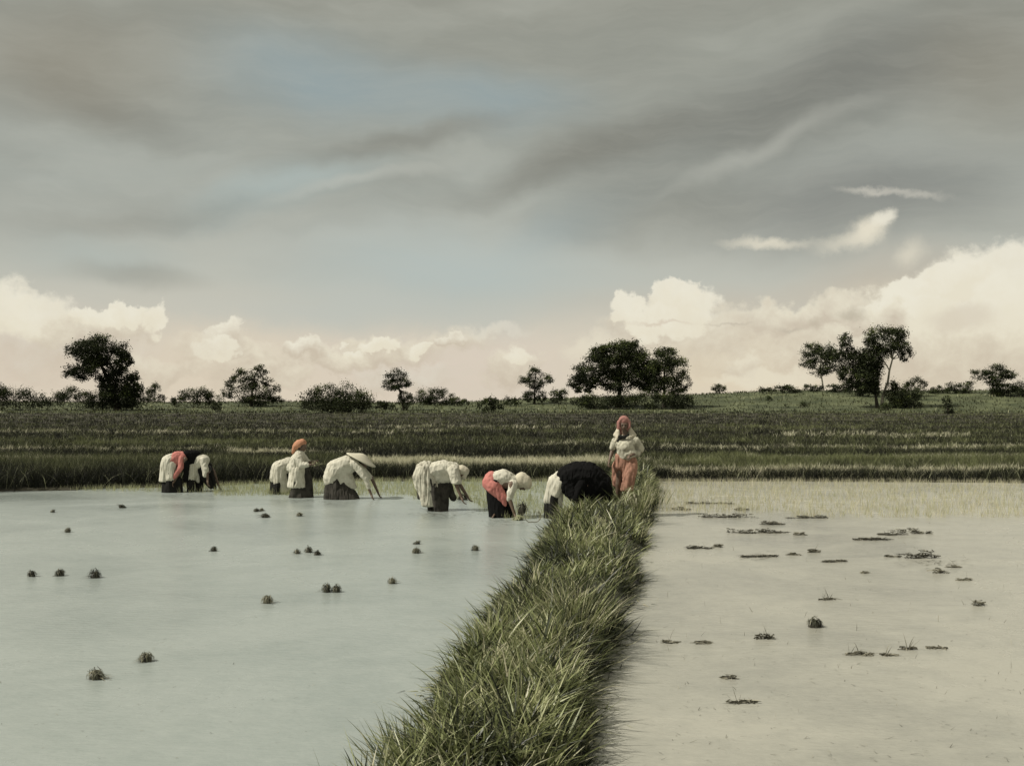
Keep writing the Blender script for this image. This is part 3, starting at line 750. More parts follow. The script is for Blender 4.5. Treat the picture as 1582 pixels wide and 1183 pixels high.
plant('tree', 'dark small tree standing at the right end of the ridge', 'tree', (1534, 612),
      [(1514, 577, 14, 8), (1540, 572, 18, 11), (1558, 580, 14, 8), (1530, 586, 18, 7), (1545, 600, 20, 9)], [(1534, 612), (1534, 596), (1532, 580)], density=34, leaf=.32, group=TG, tw=.18)
plant('tree', 'leafy sapling with loose feathery top behind the right-hand bush', 'tree', (1418, 612),
      [(1416, 588, 10, 8), (1428, 592, 9, 7), (1406, 594, 8, 6), (1418, 602, 14, 7)], [(1418, 612), (1418, 600), (1417, 588)], density=26, leaf=.26, group=TG, tw=.09)
plant('palm', 'tiny palm-like tree on the skyline right of the rounded tree', 'tree', (1111, 608),
      [(1111, 598, 10, 4), (1103, 600, 4, 4), (1119, 600, 4, 4), (1111, 604, 7, 4)], [(1111, 608), (1111, 602), (1111, 598)], density=40, leaf=.26, group=TG, tw=.1)
for (lab, base, bl, dn) in [
    ('long low bush mass left of the largest left tree', (112, 634), [(85, 616, 16, 12), (108, 614, 18, 12), (132, 618, 16, 13), (150, 620, 14, 13)], 34),
    ('low scrub at the far left edge of the ridge', (40, 634), [(20, 614, 24, 15), (52, 620, 16, 12), (-10, 610, 22, 18)], 30),
    ('slim upright bush just right of the largest left tree', (238, 622), [(240, 603, 8, 9), (232, 613, 9, 9), (246, 615, 8, 7), (225, 618, 9, 7)], 36),
    ('broad low bush between the two left trees', (302, 630), [(290, 614, 16, 10), (312, 612, 18, 10), (330, 616, 12, 10), (275, 619, 10, 7)], 34),
    ('tiny shrub standing on the turf before the second left tree', (336, 636), [(336, 628, 7, 7)], 40),
    ('big rounded bush right of the open-crowned tree, the largest bush of the left half', (522, 638), [(480, 618, 16, 15), (505, 613, 22, 16), (535, 613, 24, 17), (560, 619, 17, 16), (520, 624, 36, 13)], 36),
    ('flat little bush between the largest bush and the small round-topped tree', (592, 633), [(586, 626, 10, 6), (598, 626, 10, 6)], 36),
    ('spreading bush right of the small round-topped tree', (670, 626), [(658, 612, 15, 11), (676, 610, 16, 9), (690, 617, 13, 8), (655, 620, 12, 7)], 34),
    ('little bush at the right foot of the spreading bush', (708, 627), [(704, 619, 10, 6), (716, 622, 8, 5)], 34),
    ('spiky bush nearest the field between the two small trees', (758, 638), [(750, 625, 11, 9), (767, 626, 12, 8), (760, 619, 7, 8)], 34),
    ('small bush behind the spiky bush', (790, 628), [(786, 620, 8, 6), (798, 619, 7, 6)], 34),
    ('compact round bush between the flat-crowned small tree and the broadest tree', (864, 625), [(860, 613, 11, 9), (870, 611, 9, 8)], 38),
    ('tuft of scrub right after the compact round bush', (894, 626), [(888, 620, 6, 4), (898, 621, 7, 4)], 36),
    ('dark undergrowth below the left half of the broadest tree', (935, 632), [(915, 620, 18, 10), (945, 620, 20, 11), (970, 618, 20, 11), (905, 625, 12, 6)], 40),
    ('dark undergrowth below the rounded tree', (1030, 632), [(1002, 620, 18, 11), (1030, 618, 18, 10), (1052, 618, 14, 12), (1066, 622, 8, 8)], 36),
    ('low skyline bush on the bare slope, left one of a pair', (1183, 608), [(1176, 603, 7, 4), (1190, 603, 8, 4)], 34),
    ('low skyline bush on the bare slope, right one of a pair', (1215, 607), [(1206, 600, 9, 6), (1222, 601, 11, 6), (1232, 604, 6, 3)], 34),
    ('rounded bush at the foot of the umbrella-crowned tree', (1260, 605), [(1252, 599, 9, 6), (1264, 600, 8, 5)], 40),
    ('mounded bush between the umbrella-crowned tree and the dense middle tree', (1295, 606), [(1288, 600, 11, 6), (1303, 600, 11, 7)], 40),
    ('dark thicket beneath the dense middle tree', (1338, 613), [(1328, 602, 14, 9), (1345, 604, 12, 9)], 40),
    ('large black-green thicket right of the pale curved trunk', (1392, 630), [(1382, 608, 16, 16), (1400, 610, 16, 15), (1412, 618, 13, 11), (1378, 598, 8, 10), (1388, 622, 18, 9)], 44),
    ('small shrub in front of the pale trunk', (1372, 634), [(1370, 629, 10, 5)], 36),
    ('thin upright shrub standing alone on the right slope', (1465, 640), [(1463, 622, 6, 9), (1466, 633, 7, 7)], 34),
    ('low hedge-like bush along the right skyline', (1480, 608), [(1456, 602, 10, 5), (1474, 599, 13, 7), (1494, 599, 14, 7), (1440, 604, 9, 4)], 36),
    ('dark scrub below the small tree at the right end', (1560, 613), [(1555, 604, 18, 9), (1580, 602, 16, 10)], 36),
    ('tiny dark shrub on the bare slope left of the umbrella-crowned tree', (1188, 619), [(1188, 616, 5, 3)], 40),
    ('small dark shrub on the turf before the dense middle tree', (1243, 628), [(1243, 624, 6, 4)], 36)]:
    plant('bush', lab, 'bush', base, bl, density=dn, leaf=.30, tone=-.03, group=BG)

# ------------------------------------------------------------------ people
ICO = None
def ico_dirs():
    global ICO
    if ICO is None:
        bm = bmesh.new(); bmesh.ops.create_icosphere(bm, subdivisions=2, radius=1)
        ICO = [v.co.copy() for v in bm.verts]; bm.free()
    return ICO

def sculpt(name, hulls, voxel, mat, parent, smooth=3, fold=0.0, fold_scale=(9, 9, 3), seed=0, origin=Vector()):
    """hulls: lists of (centre, radius); each is skinned as a convex hull, all are fused into one smooth surface"""
    bm = bmesh.new()
    for h in hulls:
        vs = []
        for c, r in h:
            for d in ico_dirs(): vs.append(bm.verts.new((c - origin) + d * r))
        ret = bmesh.ops.convex_hull(bm, input=vs, use_existing_faces=False)
        dead = [e for e in ret['geom_interior'] if isinstance(e, bmesh.types.BMVert)]
        bmesh.ops.delete(bm, geom=dead, context='VERTS')
    me = bpy.data.meshes.new(name); bm.to_mesh(me); bm.free()
    tmp = bpy.data.objects.new(name + '_tmp', me); COL.objects.link(tmp)
    m = tmp.modifiers.new('r', 'REMESH'); m.mode = 'VOXEL'; m.voxel_size = voxel; m.adaptivity = 0
    if smooth:
        s = tmp.modifiers.new('s', 'SMOOTH'); s.iterations = smooth; s.factor = .5
    dg = bpy.context.evaluated_depsgraph_get()
    out = bpy.data.meshes.new_from_object(tmp.evaluated_get(dg)); out.name = name
    bpy.data.objects.remove(tmp)
    if fold:
        fs = Vector(fold_scale); off = Vector((seed * 3.1, seed * 1.7, seed))
        nv = len(out.vertices); nr = np.zeros(nv * 3); out.vertices.foreach_get('co', nr)
        nrm = np.zeros(nv * 3); out.vertex_normals.foreach_get('vector', nrm)
        co = nr.reshape(-1, 3); nrm = nrm.reshape(-1, 3)
        d = np.empty(nv)
        for i in range(nv):
            p = Vector((co[i, 0] * fs.x, co[i, 1] * fs.y, co[i, 2] * fs.z)) + off
            q = p + .5 * Vector((noise.noise(p * .7), 0, noise.noise(p * .7 + Vector((5, 5, 5)))))
            a = noise.noise(q)
            d[i] = (1 - 2.6 * abs(a)) * .6 + .5 * noise.noise(q * 2.3) 
        co = co + nrm * (d * fold)[:, None]
        out.vertices.foreach_set('co', co.ravel())
    return link(name, out, mat, parent, smooth=True)

def ring(c, rx, ry, r=.02, n=10):
    return [(c + Vector((rx * math.cos(a), ry * math.sin(a), 0)), r) for a in [2 * math.pi * i / n for i in range(n)]]

def hand(w, d, nrm, side, curl=.4, s=1.0):
    """palm and five unequal bent fingers; d along the hand, nrm out of the back of the hand, side towards the thumb"""
    d = d.normalized(); side = (side - d * side.dot(d)).normalized(); nrm = d.cross(side)
    out = [[(w, .024 * s), (w + d * .045 * s + side * .022 * s, .016 * s), (w + d * .085 * s + side * .026 * s, .012 * s), (w + d * .08 * s - side * .026 * s, .012 * s), (w + d * .045 * s - side * .022 * s, .014 * s)]]
    for i, (o, L) in enumerate([(.028, .068), (.010, .076), (-.009, .070), (-.027, .054)]):
        a = w + d * (.084 - abs(i - 1.2) * .004) * s + side * o * s
        sp = side * (o * .25)
        d1 = (d * math.cos(curl * .6) - nrm * math.sin(curl * .6) + sp * 3).normalized(); b = a + d1 * L * .45 * s
        d2 = (d * math.cos(curl * 1.5) - nrm * math.sin(curl * 1.5) + sp * 3).normalized(); c = b + d2 * L * .32 * s
        d3 = (d * math.cos(curl * 2.2) - nrm * math.sin(curl * 2.2) + sp * 3).normalized(); e = c + d3 * L * .24 * s
        out += [[(a, .0095 * s), (b, .0088 * s)], [(b, .0088 * s), (c, .008 * s)], [(c, .008 * s), (e, .0068 * s)]]
    t0 = w + d * .02 * s + side * .024 * s; t1 = t0 + (d * .7 + side * .7).normalized() * .036 * s; t2 = t1 + (d * .95 + side * .25 - nrm * .3).normalized() * .028 * s
    out += [[(t0, .014 * s), (t1, .011 * s)], [(t1, .011 * s), (t2, .009 * s)]]
    return out

def head_prims(c, f, u, s=1.0):
    f = f.normalized(); u = (u - f * u.dot(f)).normalized(); l = u.cross(f)
    P = lambda a, b, e=0.0: c + (f * a + u * b + l * e) * s
    h = [[(P(-.012, .022), .086 * s)], [(P(.02, .03, .02), .062 * s), (P(.02, .03, -.02), .062 * s), (P(.038, -.03, .022), .042 * s), (P(.038, -.03, -.022), .042 * s), (P(.052, -.078), .024 * s)],
         [(P(.0, -.02, .045), .03 * s), (P(.045, -.065, .012), .024 * s)], [(P(.0, -.02, -.045), .03 * s), (P(.045, -.065, -.012), .024 * s)],
         [(P(.082, .012), .009 * s), (P(.103, -.022), .012 * s)], [(P(.088, -.026, .013), .009 * s), (P(.088, -.026, -.013), .009 * s)],
         [(P(.076, .028, .04), .009 * s), (P(.083, .03, .0), .009 * s)], [(P(.076, .028, -.04), .009 * s), (P(.083, .03, .0), .009 * s)],
         [(P(.083, -.047, .017), .006 * s), (P(.089, -.047, .0), .0075 * s)], [(P(.083, -.047, -.017), .006 * s), (P(.089, -.047, .0), .0075 * s)],
         [(P(-.005, .018, .086), .010 * s), (P(-.008, -.018, .083), .009 * s)], [(P(-.005, .018, -.086), .010 * s), (P(-.008, -.018, -.083), .009 * s)]]
    eyes = [P(.072, .008, .03), P(.072, .008, -.03)]
    mouth = [(P(.089, -.047, .014), .0045 * s), (P(.093, -.047, 0), .005 * s), (P(.089, -.047, -.014), .0045 * s)]
    return h, eyes, mouth, (f, u, l)

def person(label, x0, Y0, near, joints, clothes, face, up, base_z=0.0, group=None, grip=.5, hat=None, hair=True, voxel=.0065, shw=.15, covered='underskirt'):
    base = Vector(((x0 - CX) / F * Y0, Y0, base_z))
    s = Y0 / F
    root = empty('person', base, label, 'person', group)
    def P(px, py, d=0.0): return Vector(((px - CX) * s, Y0 + d, H - (py - HZ) * s))
    J = {k: P(*v) for k, v in joints.items()}
    near = Vector(near).normalized()
    hs = []; LEGS = []
    hip, ch, hd = J['hip'], J['chest'], J['head']
    sp = (ch - hip).normalized()
    hs.append([(hip + near * .05, .085), (hip - near * .05, .085), (hip.lerp(ch, .4), .085)])
    hs.append([(hip.lerp(ch, .35) + near * .03, .085), (hip.lerp(ch, .35) - near * .03, .085), (hip.lerp(ch, .8) + near * .04, .085), (hip.lerp(ch, .8) - near * .04, .085)])
    hs.append([(ch + near * (shw - .03), .055), (ch - near * (shw - .03), .055), (hip.lerp(ch, .75), .10)])
    nb = ch + sp * .03; f = Vector(face).normalized(); u = Vector(up).normalized()
    hs.append([(nb, .055), (hd - f * .02 - u * .05, .048)])
    hp, eyes, mouth, fr = head_prims(hd, f, u, .95); hs += hp
    for sgn, k in ((1, 'N'), (-1, 'F')):
        sh = ch + near * shw * sgn; el, wr = J['el' + k], J['wr' + k]
        hs.append([(sh, .052), (sh.lerp(el, .5), .042), (el, .034)]); hs.append([(el, .035), (el.lerp(wr, .3), .036), (wr, .023)])
        d = (wr - el).normalized()
        hs += hand(wr, d, None, Vector((0, -1, .2)) if abs(d.y) < .8 else Vector((0, 0, 1)), grip)
        hj = hip + near * .06 * sgn; kn, an = J['kn' + k], J['an' + k]; LEGS.append((hj, kn, an))
        hs.append([(hj, .075), (kn, .050)]); hs.append([(kn, .052), (kn.lerp(an, .35), .054), (an, .033)])
        ft = Vector((f.x, f.y, 0)); ft = ft.normalized() if ft.length > .1 else Vector((0, -1, 0))
        hs.append([(an + Vector((0, 0, -.03)) - ft * .02, .032), (an + ft * .14 + Vector((0, 0, -.05)), .02), (an + ft * .13 + near * .02 + Vector((0, 0, -.05)), .02)])
    o = sculpt('body', hs, voxel, M['skin'], root, smooth=2, origin=base)
    for e in eyes:
        sculpt('eye', [[(e, .013)]], .004, M['eye'], root, smooth=0, origin=base)
    sculpt('mouth', [mouth[:2], mouth[1:]], .0025, M['mouth'], root, smooth=0, origin=base)
    if hair:
        ff, uu, ll = fr
        sculpt('hair', [[(hd - ff * .03 + uu * .025, .092), (hd - ff * .045 - uu * .02, .075)], [(hd - ff * .09 - uu * .0, .045)]], .008, M['hair'], root, smooth=1, fold=.004, fold_scale=(30, 30, 30), origin=base)
    for i, (nm, mt, hulls, fold) in enumerate(clothes):
        hh = []
        for h in hulls:
            q = []
            for e in h:
                if len(e) == 4: q.append((P(*e[:3]), e[3]))
                else: q += ring(P(*e[:3]), e[4], e[5], e[3])
            hh.append(q)
        if covered and nm == covered:
            for hj, kn, an in LEGS: hh += [[(hj, .10), (kn, .085)], [(kn, .085), (kn.lerp(an, .9), .085)]]
        if covered and nm == 'skirt' and covered != 'skirt':
            for hj, kn, an in LEGS: hh += [[(hj, .125), (hj.lerp(kn, .75), .10)]]
        sculpt(nm, hh, .0105, M[mt], root, smooth=3, fold=fold * (1.0 if 'skirt' in nm or nm == 'shawl' else .9), fold_scale=(15, 15, 3.2) if 'skirt' in nm else (15, 11, 8), seed=i + int(x0), origin=base)
    return root
M['mouth'] = noisy_mat('lips', (.12, .05, .04), (.16, .07, .05), rough=.5)
WG = 'women planting rice'

# 1: pink blouse, black cloth over the head
person('bent woman in rose-pink blouse, white skirt and black head cloth at the far left', 266, 22.3, (.5, -.87, 0),
       dict(hip=(263, 718), chest=(281, 709, .12), head=(294, 718, .2), elN=(281, 724, -.05), wrN=(273, 741, -.12), elF=(293, 726, .3), wrF=(291, 745, .25), knN=(266, 745, -.12), knF=(262, 745, .12), anN=(264, 782, -.12), anF=(258, 782, .12)),
       [('blouse', 'pink', [[(265, 714, 0, .15), (272, 706, .05, .13), (280, 707, .1, .135)], [(280, 708, 0, .085), (281, 721, -.06, .062)], [(281, 721, -.06, .062), (272, 736, -.12, .05)]], .010),
        ('skirt', 'white', [[(266, 706, .02, .09), (261, 714, 0, .17), (257, 742, 0, .02, .13, .15)], [(261, 716, 0, .16), (262, 743, 0, .02, .10, .14)]], .016),
        ('underskirt', 'dark', [[(262, 735, 0, .15), (267, 764, 0, .03, .22, .18)], [(274, 742, 0, .1), (277, 764, 0, .08)]], .012),
        ('head_cloth', 'black', [[(291, 704, .15, .12), (298, 712, .2, .11), (292, 722, .15, .10)], [(296, 706, .2, .12), (290, 738, .10, .07)], [(286, 702, .1, .09), (299, 702, .2, .09)], [(288, 715, 0, .07), (287, 742, 0, .05)]], .012)],
       (.55, .25, -.8), (.8, .3, .5), group=WG)
# 2: white clothes, dark hair hanging
person('bent woman in plain white blouse with bare black hair, right beside the pink-bloused woman', 305, 22.5, (.1, -1, 0),
       dict(hip=(298, 722), chest=(315, 710), head=(320, 726, -.05), elN=(323, 724, -.18), wrN=(325, 741, -.2), elF=(326, 728, .18), wrF=(333, 749, .2), knN=(297, 742, -.1), knF=(306, 742, .1), anN=(297, 782, -.1), anF=(306, 782, .1)),
       [('blouse', 'white', [[(300, 720, 0, .13), (308, 711, 0, .13), (315, 711, 0, .13)], [(317, 710, -.13, .075), (322, 724, -.18, .062), (321, 733, -.19, .05)]], .010),
        ('skirt', 'white', [[(300, 715, 0, .12), (296, 724, 0, .15), (295, 738, 0, .02, .10, .13)], [(299, 722, 0, .13), (306, 743, 0, .04)]], .014),
        ('underskirt', 'dark', [[(297, 736, -.1, .07), (297, 762, -.1, .02, .06, .06)], [(305, 738, .05, .07), (306, 762, .05, .02, .06, .06)]], .006),
        ('shawl', 'dark', [[(310, 724, .0, .08), (316, 736, .0, .10), (326, 752, 0, .05)], [(320, 720, .1, .08), (330, 754, .1, .04)]], .010)],
       (.2, -.1, -1), (1, 0, -.2), group=WG)
# 3: behind the orange-capped woman
person('bent woman in crumpled white skirt half hidden behind the woman with the orange head cloth', 432, 21.9, (.3, -.95, 0),
       dict(hip=(432, 727), chest=(453, 718, .1), head=(466, 727, .15), elN=(455, 733, 0), wrN=(463, 748, 0), elF=(460, 733, .3), wrF=(466, 750, .3), knN=(431, 750, -.1), knF=(437, 750, .1), anN=(430, 785, -.1), anF=(437, 785, .1)),
       [('blouse', 'dingy', [[(434, 724, 0, .15), (445, 716, .05, .14), (453, 717, .1, .13)], [(453, 718, 0, .08), (455, 732, 0, .06)]], .012),
        ('skirt', 'white', [[(443, 714, .04, .09), (432, 724, 0, .18), (427, 738, 0, .14)], [(430, 730, 0, .17), (436, 758, 0, .03, .12, .12)], [(428, 730, 0, .14), (423, 744, 0, .06)]], .020),
        ('underskirt', 'dark', [[(426, 744, .02, .12), (430, 770, .02, .03, .16, .14)], [(437, 745, .03, .1), (442, 770, .03, .10)]], .012),
        ('head_cloth', 'dingy', [[(466, 724, .15, .10), (470, 729, .15, .08)]], .006)],
       (.6, .1, -.8), (.8, 0, .5), group=WG)
# 4: orange head cloth, upright
person('woman standing upright in the water with orange head cloth and white skirt', 462, 21.1, (.15, -1, 0),
       dict(hip=(459, 727), chest=(462, 706), head=(467, 690), elN=(470, 718, -.2), wrN=(481, 717, -.22), elF=(474, 715, .1), wrF=(484, 714, 0), knN=(458, 748, -.1), knF=(470, 748, .1), anN=(458, 790, -.1), anF=(470, 790, .1)),
       [('blouse', 'white', [[(457, 724, 0, .15), (459, 712, 0, .15), (462, 706, 0, .13)], [(463, 703, 0, .11), (466, 700, 0, .06)], [(462, 706, -.13, .085), (468, 717, -.19, .07)], [(468, 717, -.19, .07), (478, 717, -.22, .05)], [(466, 707, .13, .08), (474, 714, .1, .06)], [(450, 722, 0, .10), (458, 712, 0, .10)]], .015),
        ('skirt', 'white', [[(460, 722, 0, .15), (459, 751, -.02, .02, .175, .16)], [(459, 735, 0, .17), (459, 751, -.02, .02, .175, .16)]], .018),
        ('underskirt', 'charcoal', [[(463, 742, .03, .14), (463, 772, 0, .03, .21, .18)], [(470, 722, .05, .09), (475, 745, .03, .10), (477, 770, .0, .10)]], .012),
        ('head_cloth', 'orange', [[(463, 686, .0, .105), (467, 684, 0, .088), (459, 688, 0, .085)], [(456, 688, 0, .055), (454, 696, 0, .04)], [(454, 694, 0, .04), (452, 700, 0, .02)]], .007)],
       (.93, -.1, -.4), (.35, 0, .95), group=WG)
# 5: straw hat
hatw = person('bent worker in a wide pale straw hat and white shirt over dark skirt', 530, 20.8, (.1, -1, 0),
       dict(hip=(518, 735), chest=(548, 716), head=(561, 715), elN=(566, 739, -.18), wrN=(576, 763, -.2), elF=(572, 738, .16), wrF=(582, 762, .2), knN=(522, 752, -.12), knF=(514, 752, .12), anN=(524, 790, -.12), anF=(514, 790, .12)),
       [('blouse', 'white', [[(514, 738, 0, .20), (518, 724, 0, .19), (535, 716, 0, .17), (547, 716, 0, .13)], [(512, 742, 0, .16), (535, 738, 0, .15), (549, 752, -.05, .04)], [(549, 715, -.13, .085), (560, 724, -.16, .075), (567, 738, -.18, .06)], [(567, 738, -.18, .055), (572, 752, -.19, .042)], [(549, 715, .13, .08), (570, 738, .16, .055)]], .012),
        ('skirt', 'charcoal', [[(516, 752, 0, .19), (529, 774, 0, .03, .37, .24)], [(530, 750, 0, .15), (546, 770, 0, .12), (512, 770, 0, .15)]], .014)],
       (.8, -.05, -.6), (.5, 0, .86), group=WG, covered='skirt')
def straw_hat(parent, px, py, Y0, nrm, r, h):
    s = Y0 / F; c = Vector(((px - CX) * s, Y0, H - (py - HZ) * s)) - parent.location
    q = Vector((0, 0, 1)).rotation_difference(Vector(nrm).normalized())
    V, Fc = [], []; prof = [(0.0, h), (.12 * r, h * .97), (.3 * r, h * .8), (.6 * r, h * .42), (.88 * r, h * .12), (r, 0), (r * .985, -.012), (.85 * r, h * .06), (.55 * r, h * .38), (.25 * r, h * .72), (0, h * .86)]
    n = 40
    for (a, b) in prof:
        for k in range(n):
            an = 2 * math.pi * k / n; V.append(list(q @ Vector((a * math.cos(an), a * math.sin(an), b + .006 * math.sin(an * 3 + 1) * a / r)) + c))
    for i in range(len(prof) - 1):
        for k in range(n):
            k2 = (k + 1) % n; Fc.append((i * n + k, i * n + k2, (i + 1) * n + k2, (i + 1) * n + k))
    link('straw_hat', np_mesh('straw_hat', V, Fc), M['straw'], parent, smooth=True)
straw_hat(hatw, 558, 710, 20.8, (.45, .02, .89), .33, .13)
# 6: white skirt and white blouse
person('bent woman all in white with a pale head cloth, third worker from the bank', 680, 18.6, (.15, -1, 0),
       dict(hip=(657, 730), chest=(698, 725), head=(713, 730), elN=(706, 748, -.18), wrN=(714, 767, -.22), elF=(710, 750, .16), wrF=(721, 768, .2), knN=(672, 757, -.12), knF=(664, 757, .12), anN=(680, 800, -.12), anF=(668, 800, .12)),
       [('blouse', 'white', [[(668, 728, 0, .16), (683, 724, 0, .165), (700, 725, 0, .14)], [(676, 736, 0, .14), (690, 736, 0, .12)], [(701, 726, -.13, .105), (706, 744, -.18, .02, .075, .075)], [(703, 728, .13, .09), (708, 744, .16, .06)]], .014),
        ('skirt', 'dingy', [[(657, 727, 0, .175), (650, 737, 0, .15), (652, 750, 0, .13)], [(655, 730, 0, .17), (665, 738, 0, .15), (664, 779, -.03, .025, .12, .12)], [(651, 745, 0, .12), (659, 777, -.02, .06)], [(650, 722, 0, .08), (664, 716, 0, .05)]], .024),
        ('underskirt', 'charcoal', [[(676, 740, .05, .11), (686, 742, .06, .10), (681, 790, -.02, .03, .11, .11)], [(690, 745, .1, .08), (700, 770, .1, .06)], [(650, 750, .1, .09), (648, 768, .1, .05)]], .012),
        ('head_cloth', 'cream_scarf', [[(713, 726, 0, .10), (718, 728, 0, .088)], [(709, 723, 0, .06), (716, 736, 0, .06)]], .006)],
       (.75, -.1, -.65), (.65, 0, .75), group=WG)
# 7: pink wrap, cream scarf
person('bent woman with cream headscarf and a rose-pink cloth tied round her black skirt', 782, 17.6, (0, -1, 0),
       dict(hip=(765, 745), chest=(791, 746), head=(808, 748), elN=(787, 768, -.18), wrN=(795, 792, -.22), elF=(783, 772, -.02), wrF=(765, 793, -.12), knN=(772, 770, -.02), knF=(768, 770, .12), anN=(776, 812, -.02), anF=(770, 812, .12)),
       [('blouse', 'white', [[(767, 740, 0, .14), (778, 737, 0, .145), (792, 744, 0, .12)], [(793, 747, -.12, .08), (788, 767, -.18, .055)], [(788, 760, -.18, .058), (786, 770, -.18, .035)], [(793, 747, .12, .08), (783, 772, -.02, .062)], [(783, 772, -.02, .058), (776, 781, -.06, .045)]], .011),
        ('waist_cloth', 'pink', [[(759, 737, 0, .11), (757, 746, -.02, .14), (766, 754, -.06, .13)], [(762, 750, -.06, .14), (778, 768, -.12, .07), (781, 779, -.14, .02)]], .010),
        ('skirt', 'black', [[(764, 752, .03, .16), (776, 800, .02, .03, .20, .17)], [(778, 762, .04, .10), (790, 798, .03, .05)]], .010),
        ('headscarf', 'cream_scarf', [[(806, 739, 0, .115), (812, 744, 0, .115), (803, 745, 0, .10)], [(814, 748, 0, .09), (817, 753, 0, .03)], [(800, 738, 0, .05), (799, 752, 0, .035)]], .009)],
       (.45, -.12, -.9), (.9, 0, .4), group=WG, covered='skirt')
# 8: big black shawl
person('bent woman under a huge black shawl with white skirt, beside the grassy bank', 880, 17.45, (0, -1, 0),
       dict(hip=(867, 742), chest=(912, 742), head=(930, 762), elN=(888, 768, -.2), wrN=(893, 786, -.25), elF=(905, 772, .15), wrF=(908, 792, .1), knN=(856, 768, -.05), knF=(852, 768, .1), anN=(854, 815, -.05), anF=(850, 815, .1)),
       [('shawl', 'black', [[(876, 739, 0, .22), (890, 733, 0, .23), (908, 735, 0, .25)], [(908, 735, 0, .25), (925, 748, 0, .23)], [(925, 748, 0, .22), (933, 762, 0, .16), (937, 776, 0, .09)], [(906, 752, 0, .22), (928, 768, 0, .15), (898, 770, 0, .14)], [(910, 770, .05, .12), (932, 782, .05, .06), (905, 786, .05, .06)], [(874, 746, -.05, .16), (886, 764, -.14, .11)]], .016),
        ('sleeve', 'black', [[(898, 745, -.14, .12), (888, 768, -.2, .075)], [(888, 768, -.2, .07), (893, 784, -.24, .05)], [(905, 755, .12, .12), (905, 772, .15, .075)], [(905, 772, .15, .075), (908, 790, .1, .055)]], .008),
        ('skirt', 'white', [[(866, 738, .0, .13), (858, 744, 0, .13), (847, 772, 0, .08)], [(860, 748, 0, .13), (853, 774, 0, .10), (866, 786, -.04, .03)]], .016),
        ('underskirt', 'dark', [[(850, 768, .03, .10), (852, 812, .02, .03, .11, .11)], [(858, 775, .02, .07), (862, 810, 0, .05)]], .010)],
       (.5, -.1, -.85), (.85, 0, .5), group=WG)
# 9: standing on the bank
sx, sy = 965, 17.75
bz = float(bund_z((sx - CX) / F * sy, sy))
person('woman standing on the bank in rose headscarf, white blouse and orange skirt', sx, sy, (1, 0, 0),
       dict(hip=(965, 712), chest=(966, 683), head=(964, 657), elN=(990, 697, .03), wrN=(973, 702, -.20), elF=(946, 697, .03), wrF=(941, 711, -.06), knN=(969, 745, -.10), knF=(955, 747, -.02), anN=(967, 773, -.02), anF=(957, 774, .06)),
       [('blouse', 'grimy', [[(957, 684, 0, .105), (975, 684, 0, .105), (966, 690, -.05, .135)], [(960, 692, -.06, .095), (972, 692, -.06, .095), (966, 702, -.02, .14)], [(954, 680, 0, .065), (978, 680, 0, .07), (966, 676, 0, .06)], [(981, 681, .0, .085), (989, 693, .03, .078)], [(989, 693, .02, .06), (980, 700, -.10, .04)], [(951, 681, 0, .068), (946, 692, .02, .055)], [(972, 699, -.10, .08), (984, 700, -.05, .06)]], .012),
        ('skirt', 'orange_skirt', [[(959, 707, 0, .105), (973, 707, 0, .105), (958, 720, .02, .12), (974, 720, -.02, .12)], [(974, 719, -.05, .115), (971, 736, -.12, .10), (967, 755, -.11, .02, .085, .08)], [(956, 720, .04, .105), (954, 736, .08, .085), (956, 750, .09, .02, .07, .07)], [(960, 722, .05, .09), (964, 752, .06, .02, .06, .06)]], .026),
        ('headscarf', 'rose_scarf', [[(964, 650, .012, .098), (964, 657, .05, .108)], [(956, 652, .02, .035), (956, 664, .03, .035)], [(972, 652, .02, .035), (972, 664, .03, .035)], [(964, 668, .07, .07)]] + [[(964 + 8.6 * math.cos(a), 655 - 9.5 * math.sin(a), -.055, .019), (964 + 8.6 * math.cos(a + .4), 655 - 9.5 * math.sin(a + .4), -.055, .019)] for a in [-.7 + .4 * k for k in range(11)]], .003),
        ('scarf_tail', 'cream_scarf', [[(956, 662, .04, .03), (950, 672, .0, .03), (954, 675, -.05, .028)], [(954, 675, -.06, .028), (950, 682, -.06, .022)]], .006),
        ('scarf_tail', 'cream_scarf', [[(973, 661, .04, .03), (981, 672, .0, .03), (974, 675, -.06, .026)]], .006),
        ('scarf_knot', 'dark', [[(956, 674, -.09, .026), (964, 675, -.12, .030)], [(964, 674, -.12, .026), (970, 671, -.10, .018)], [(958, 676, -.10, .02), (953, 681, -.09, .016)]], .004)],
       (-.08, -1, -.08), (0, 0, 1), base_z=bz, grip=.7, shw=.17, hair=False, voxel=.0055, covered=None)

# ------------------------------------------------------------------ seedling bundles and floating weed
def strips(P, width, tint, side=None):
    """P (n,k,3) centre lines -> ribbons"""
    n, k, _ = P.shape
    d = P[:, -1] - P[:, 0]
    if side is None:
        side = np.cross(d, rng.normal(size=(n, 3)))
    side = side / (np.linalg.norm(side, axis=1)[:, None] + 1e-9)
    V = np.zeros((n, k * 2, 3))
    for i in range(k):
        w = (width * .5 * (1 - (i / (k - 1)) ** 2 * .85))[:, None]
        V[:, 2 * i] = P[:, i] - side * w; V[:, 2 * i + 1] = P[:, i] + side * w
    off = (np.arange(n) * k * 2)[:, None]
    fs = [off + np.array([2 * i, 2 * i + 1, 2 * i + 3, 2 * i + 2]) for i in range(k - 1)]
    return V.reshape(-1, 3), np.concatenate(fs), np.repeat(tint, k * 2)

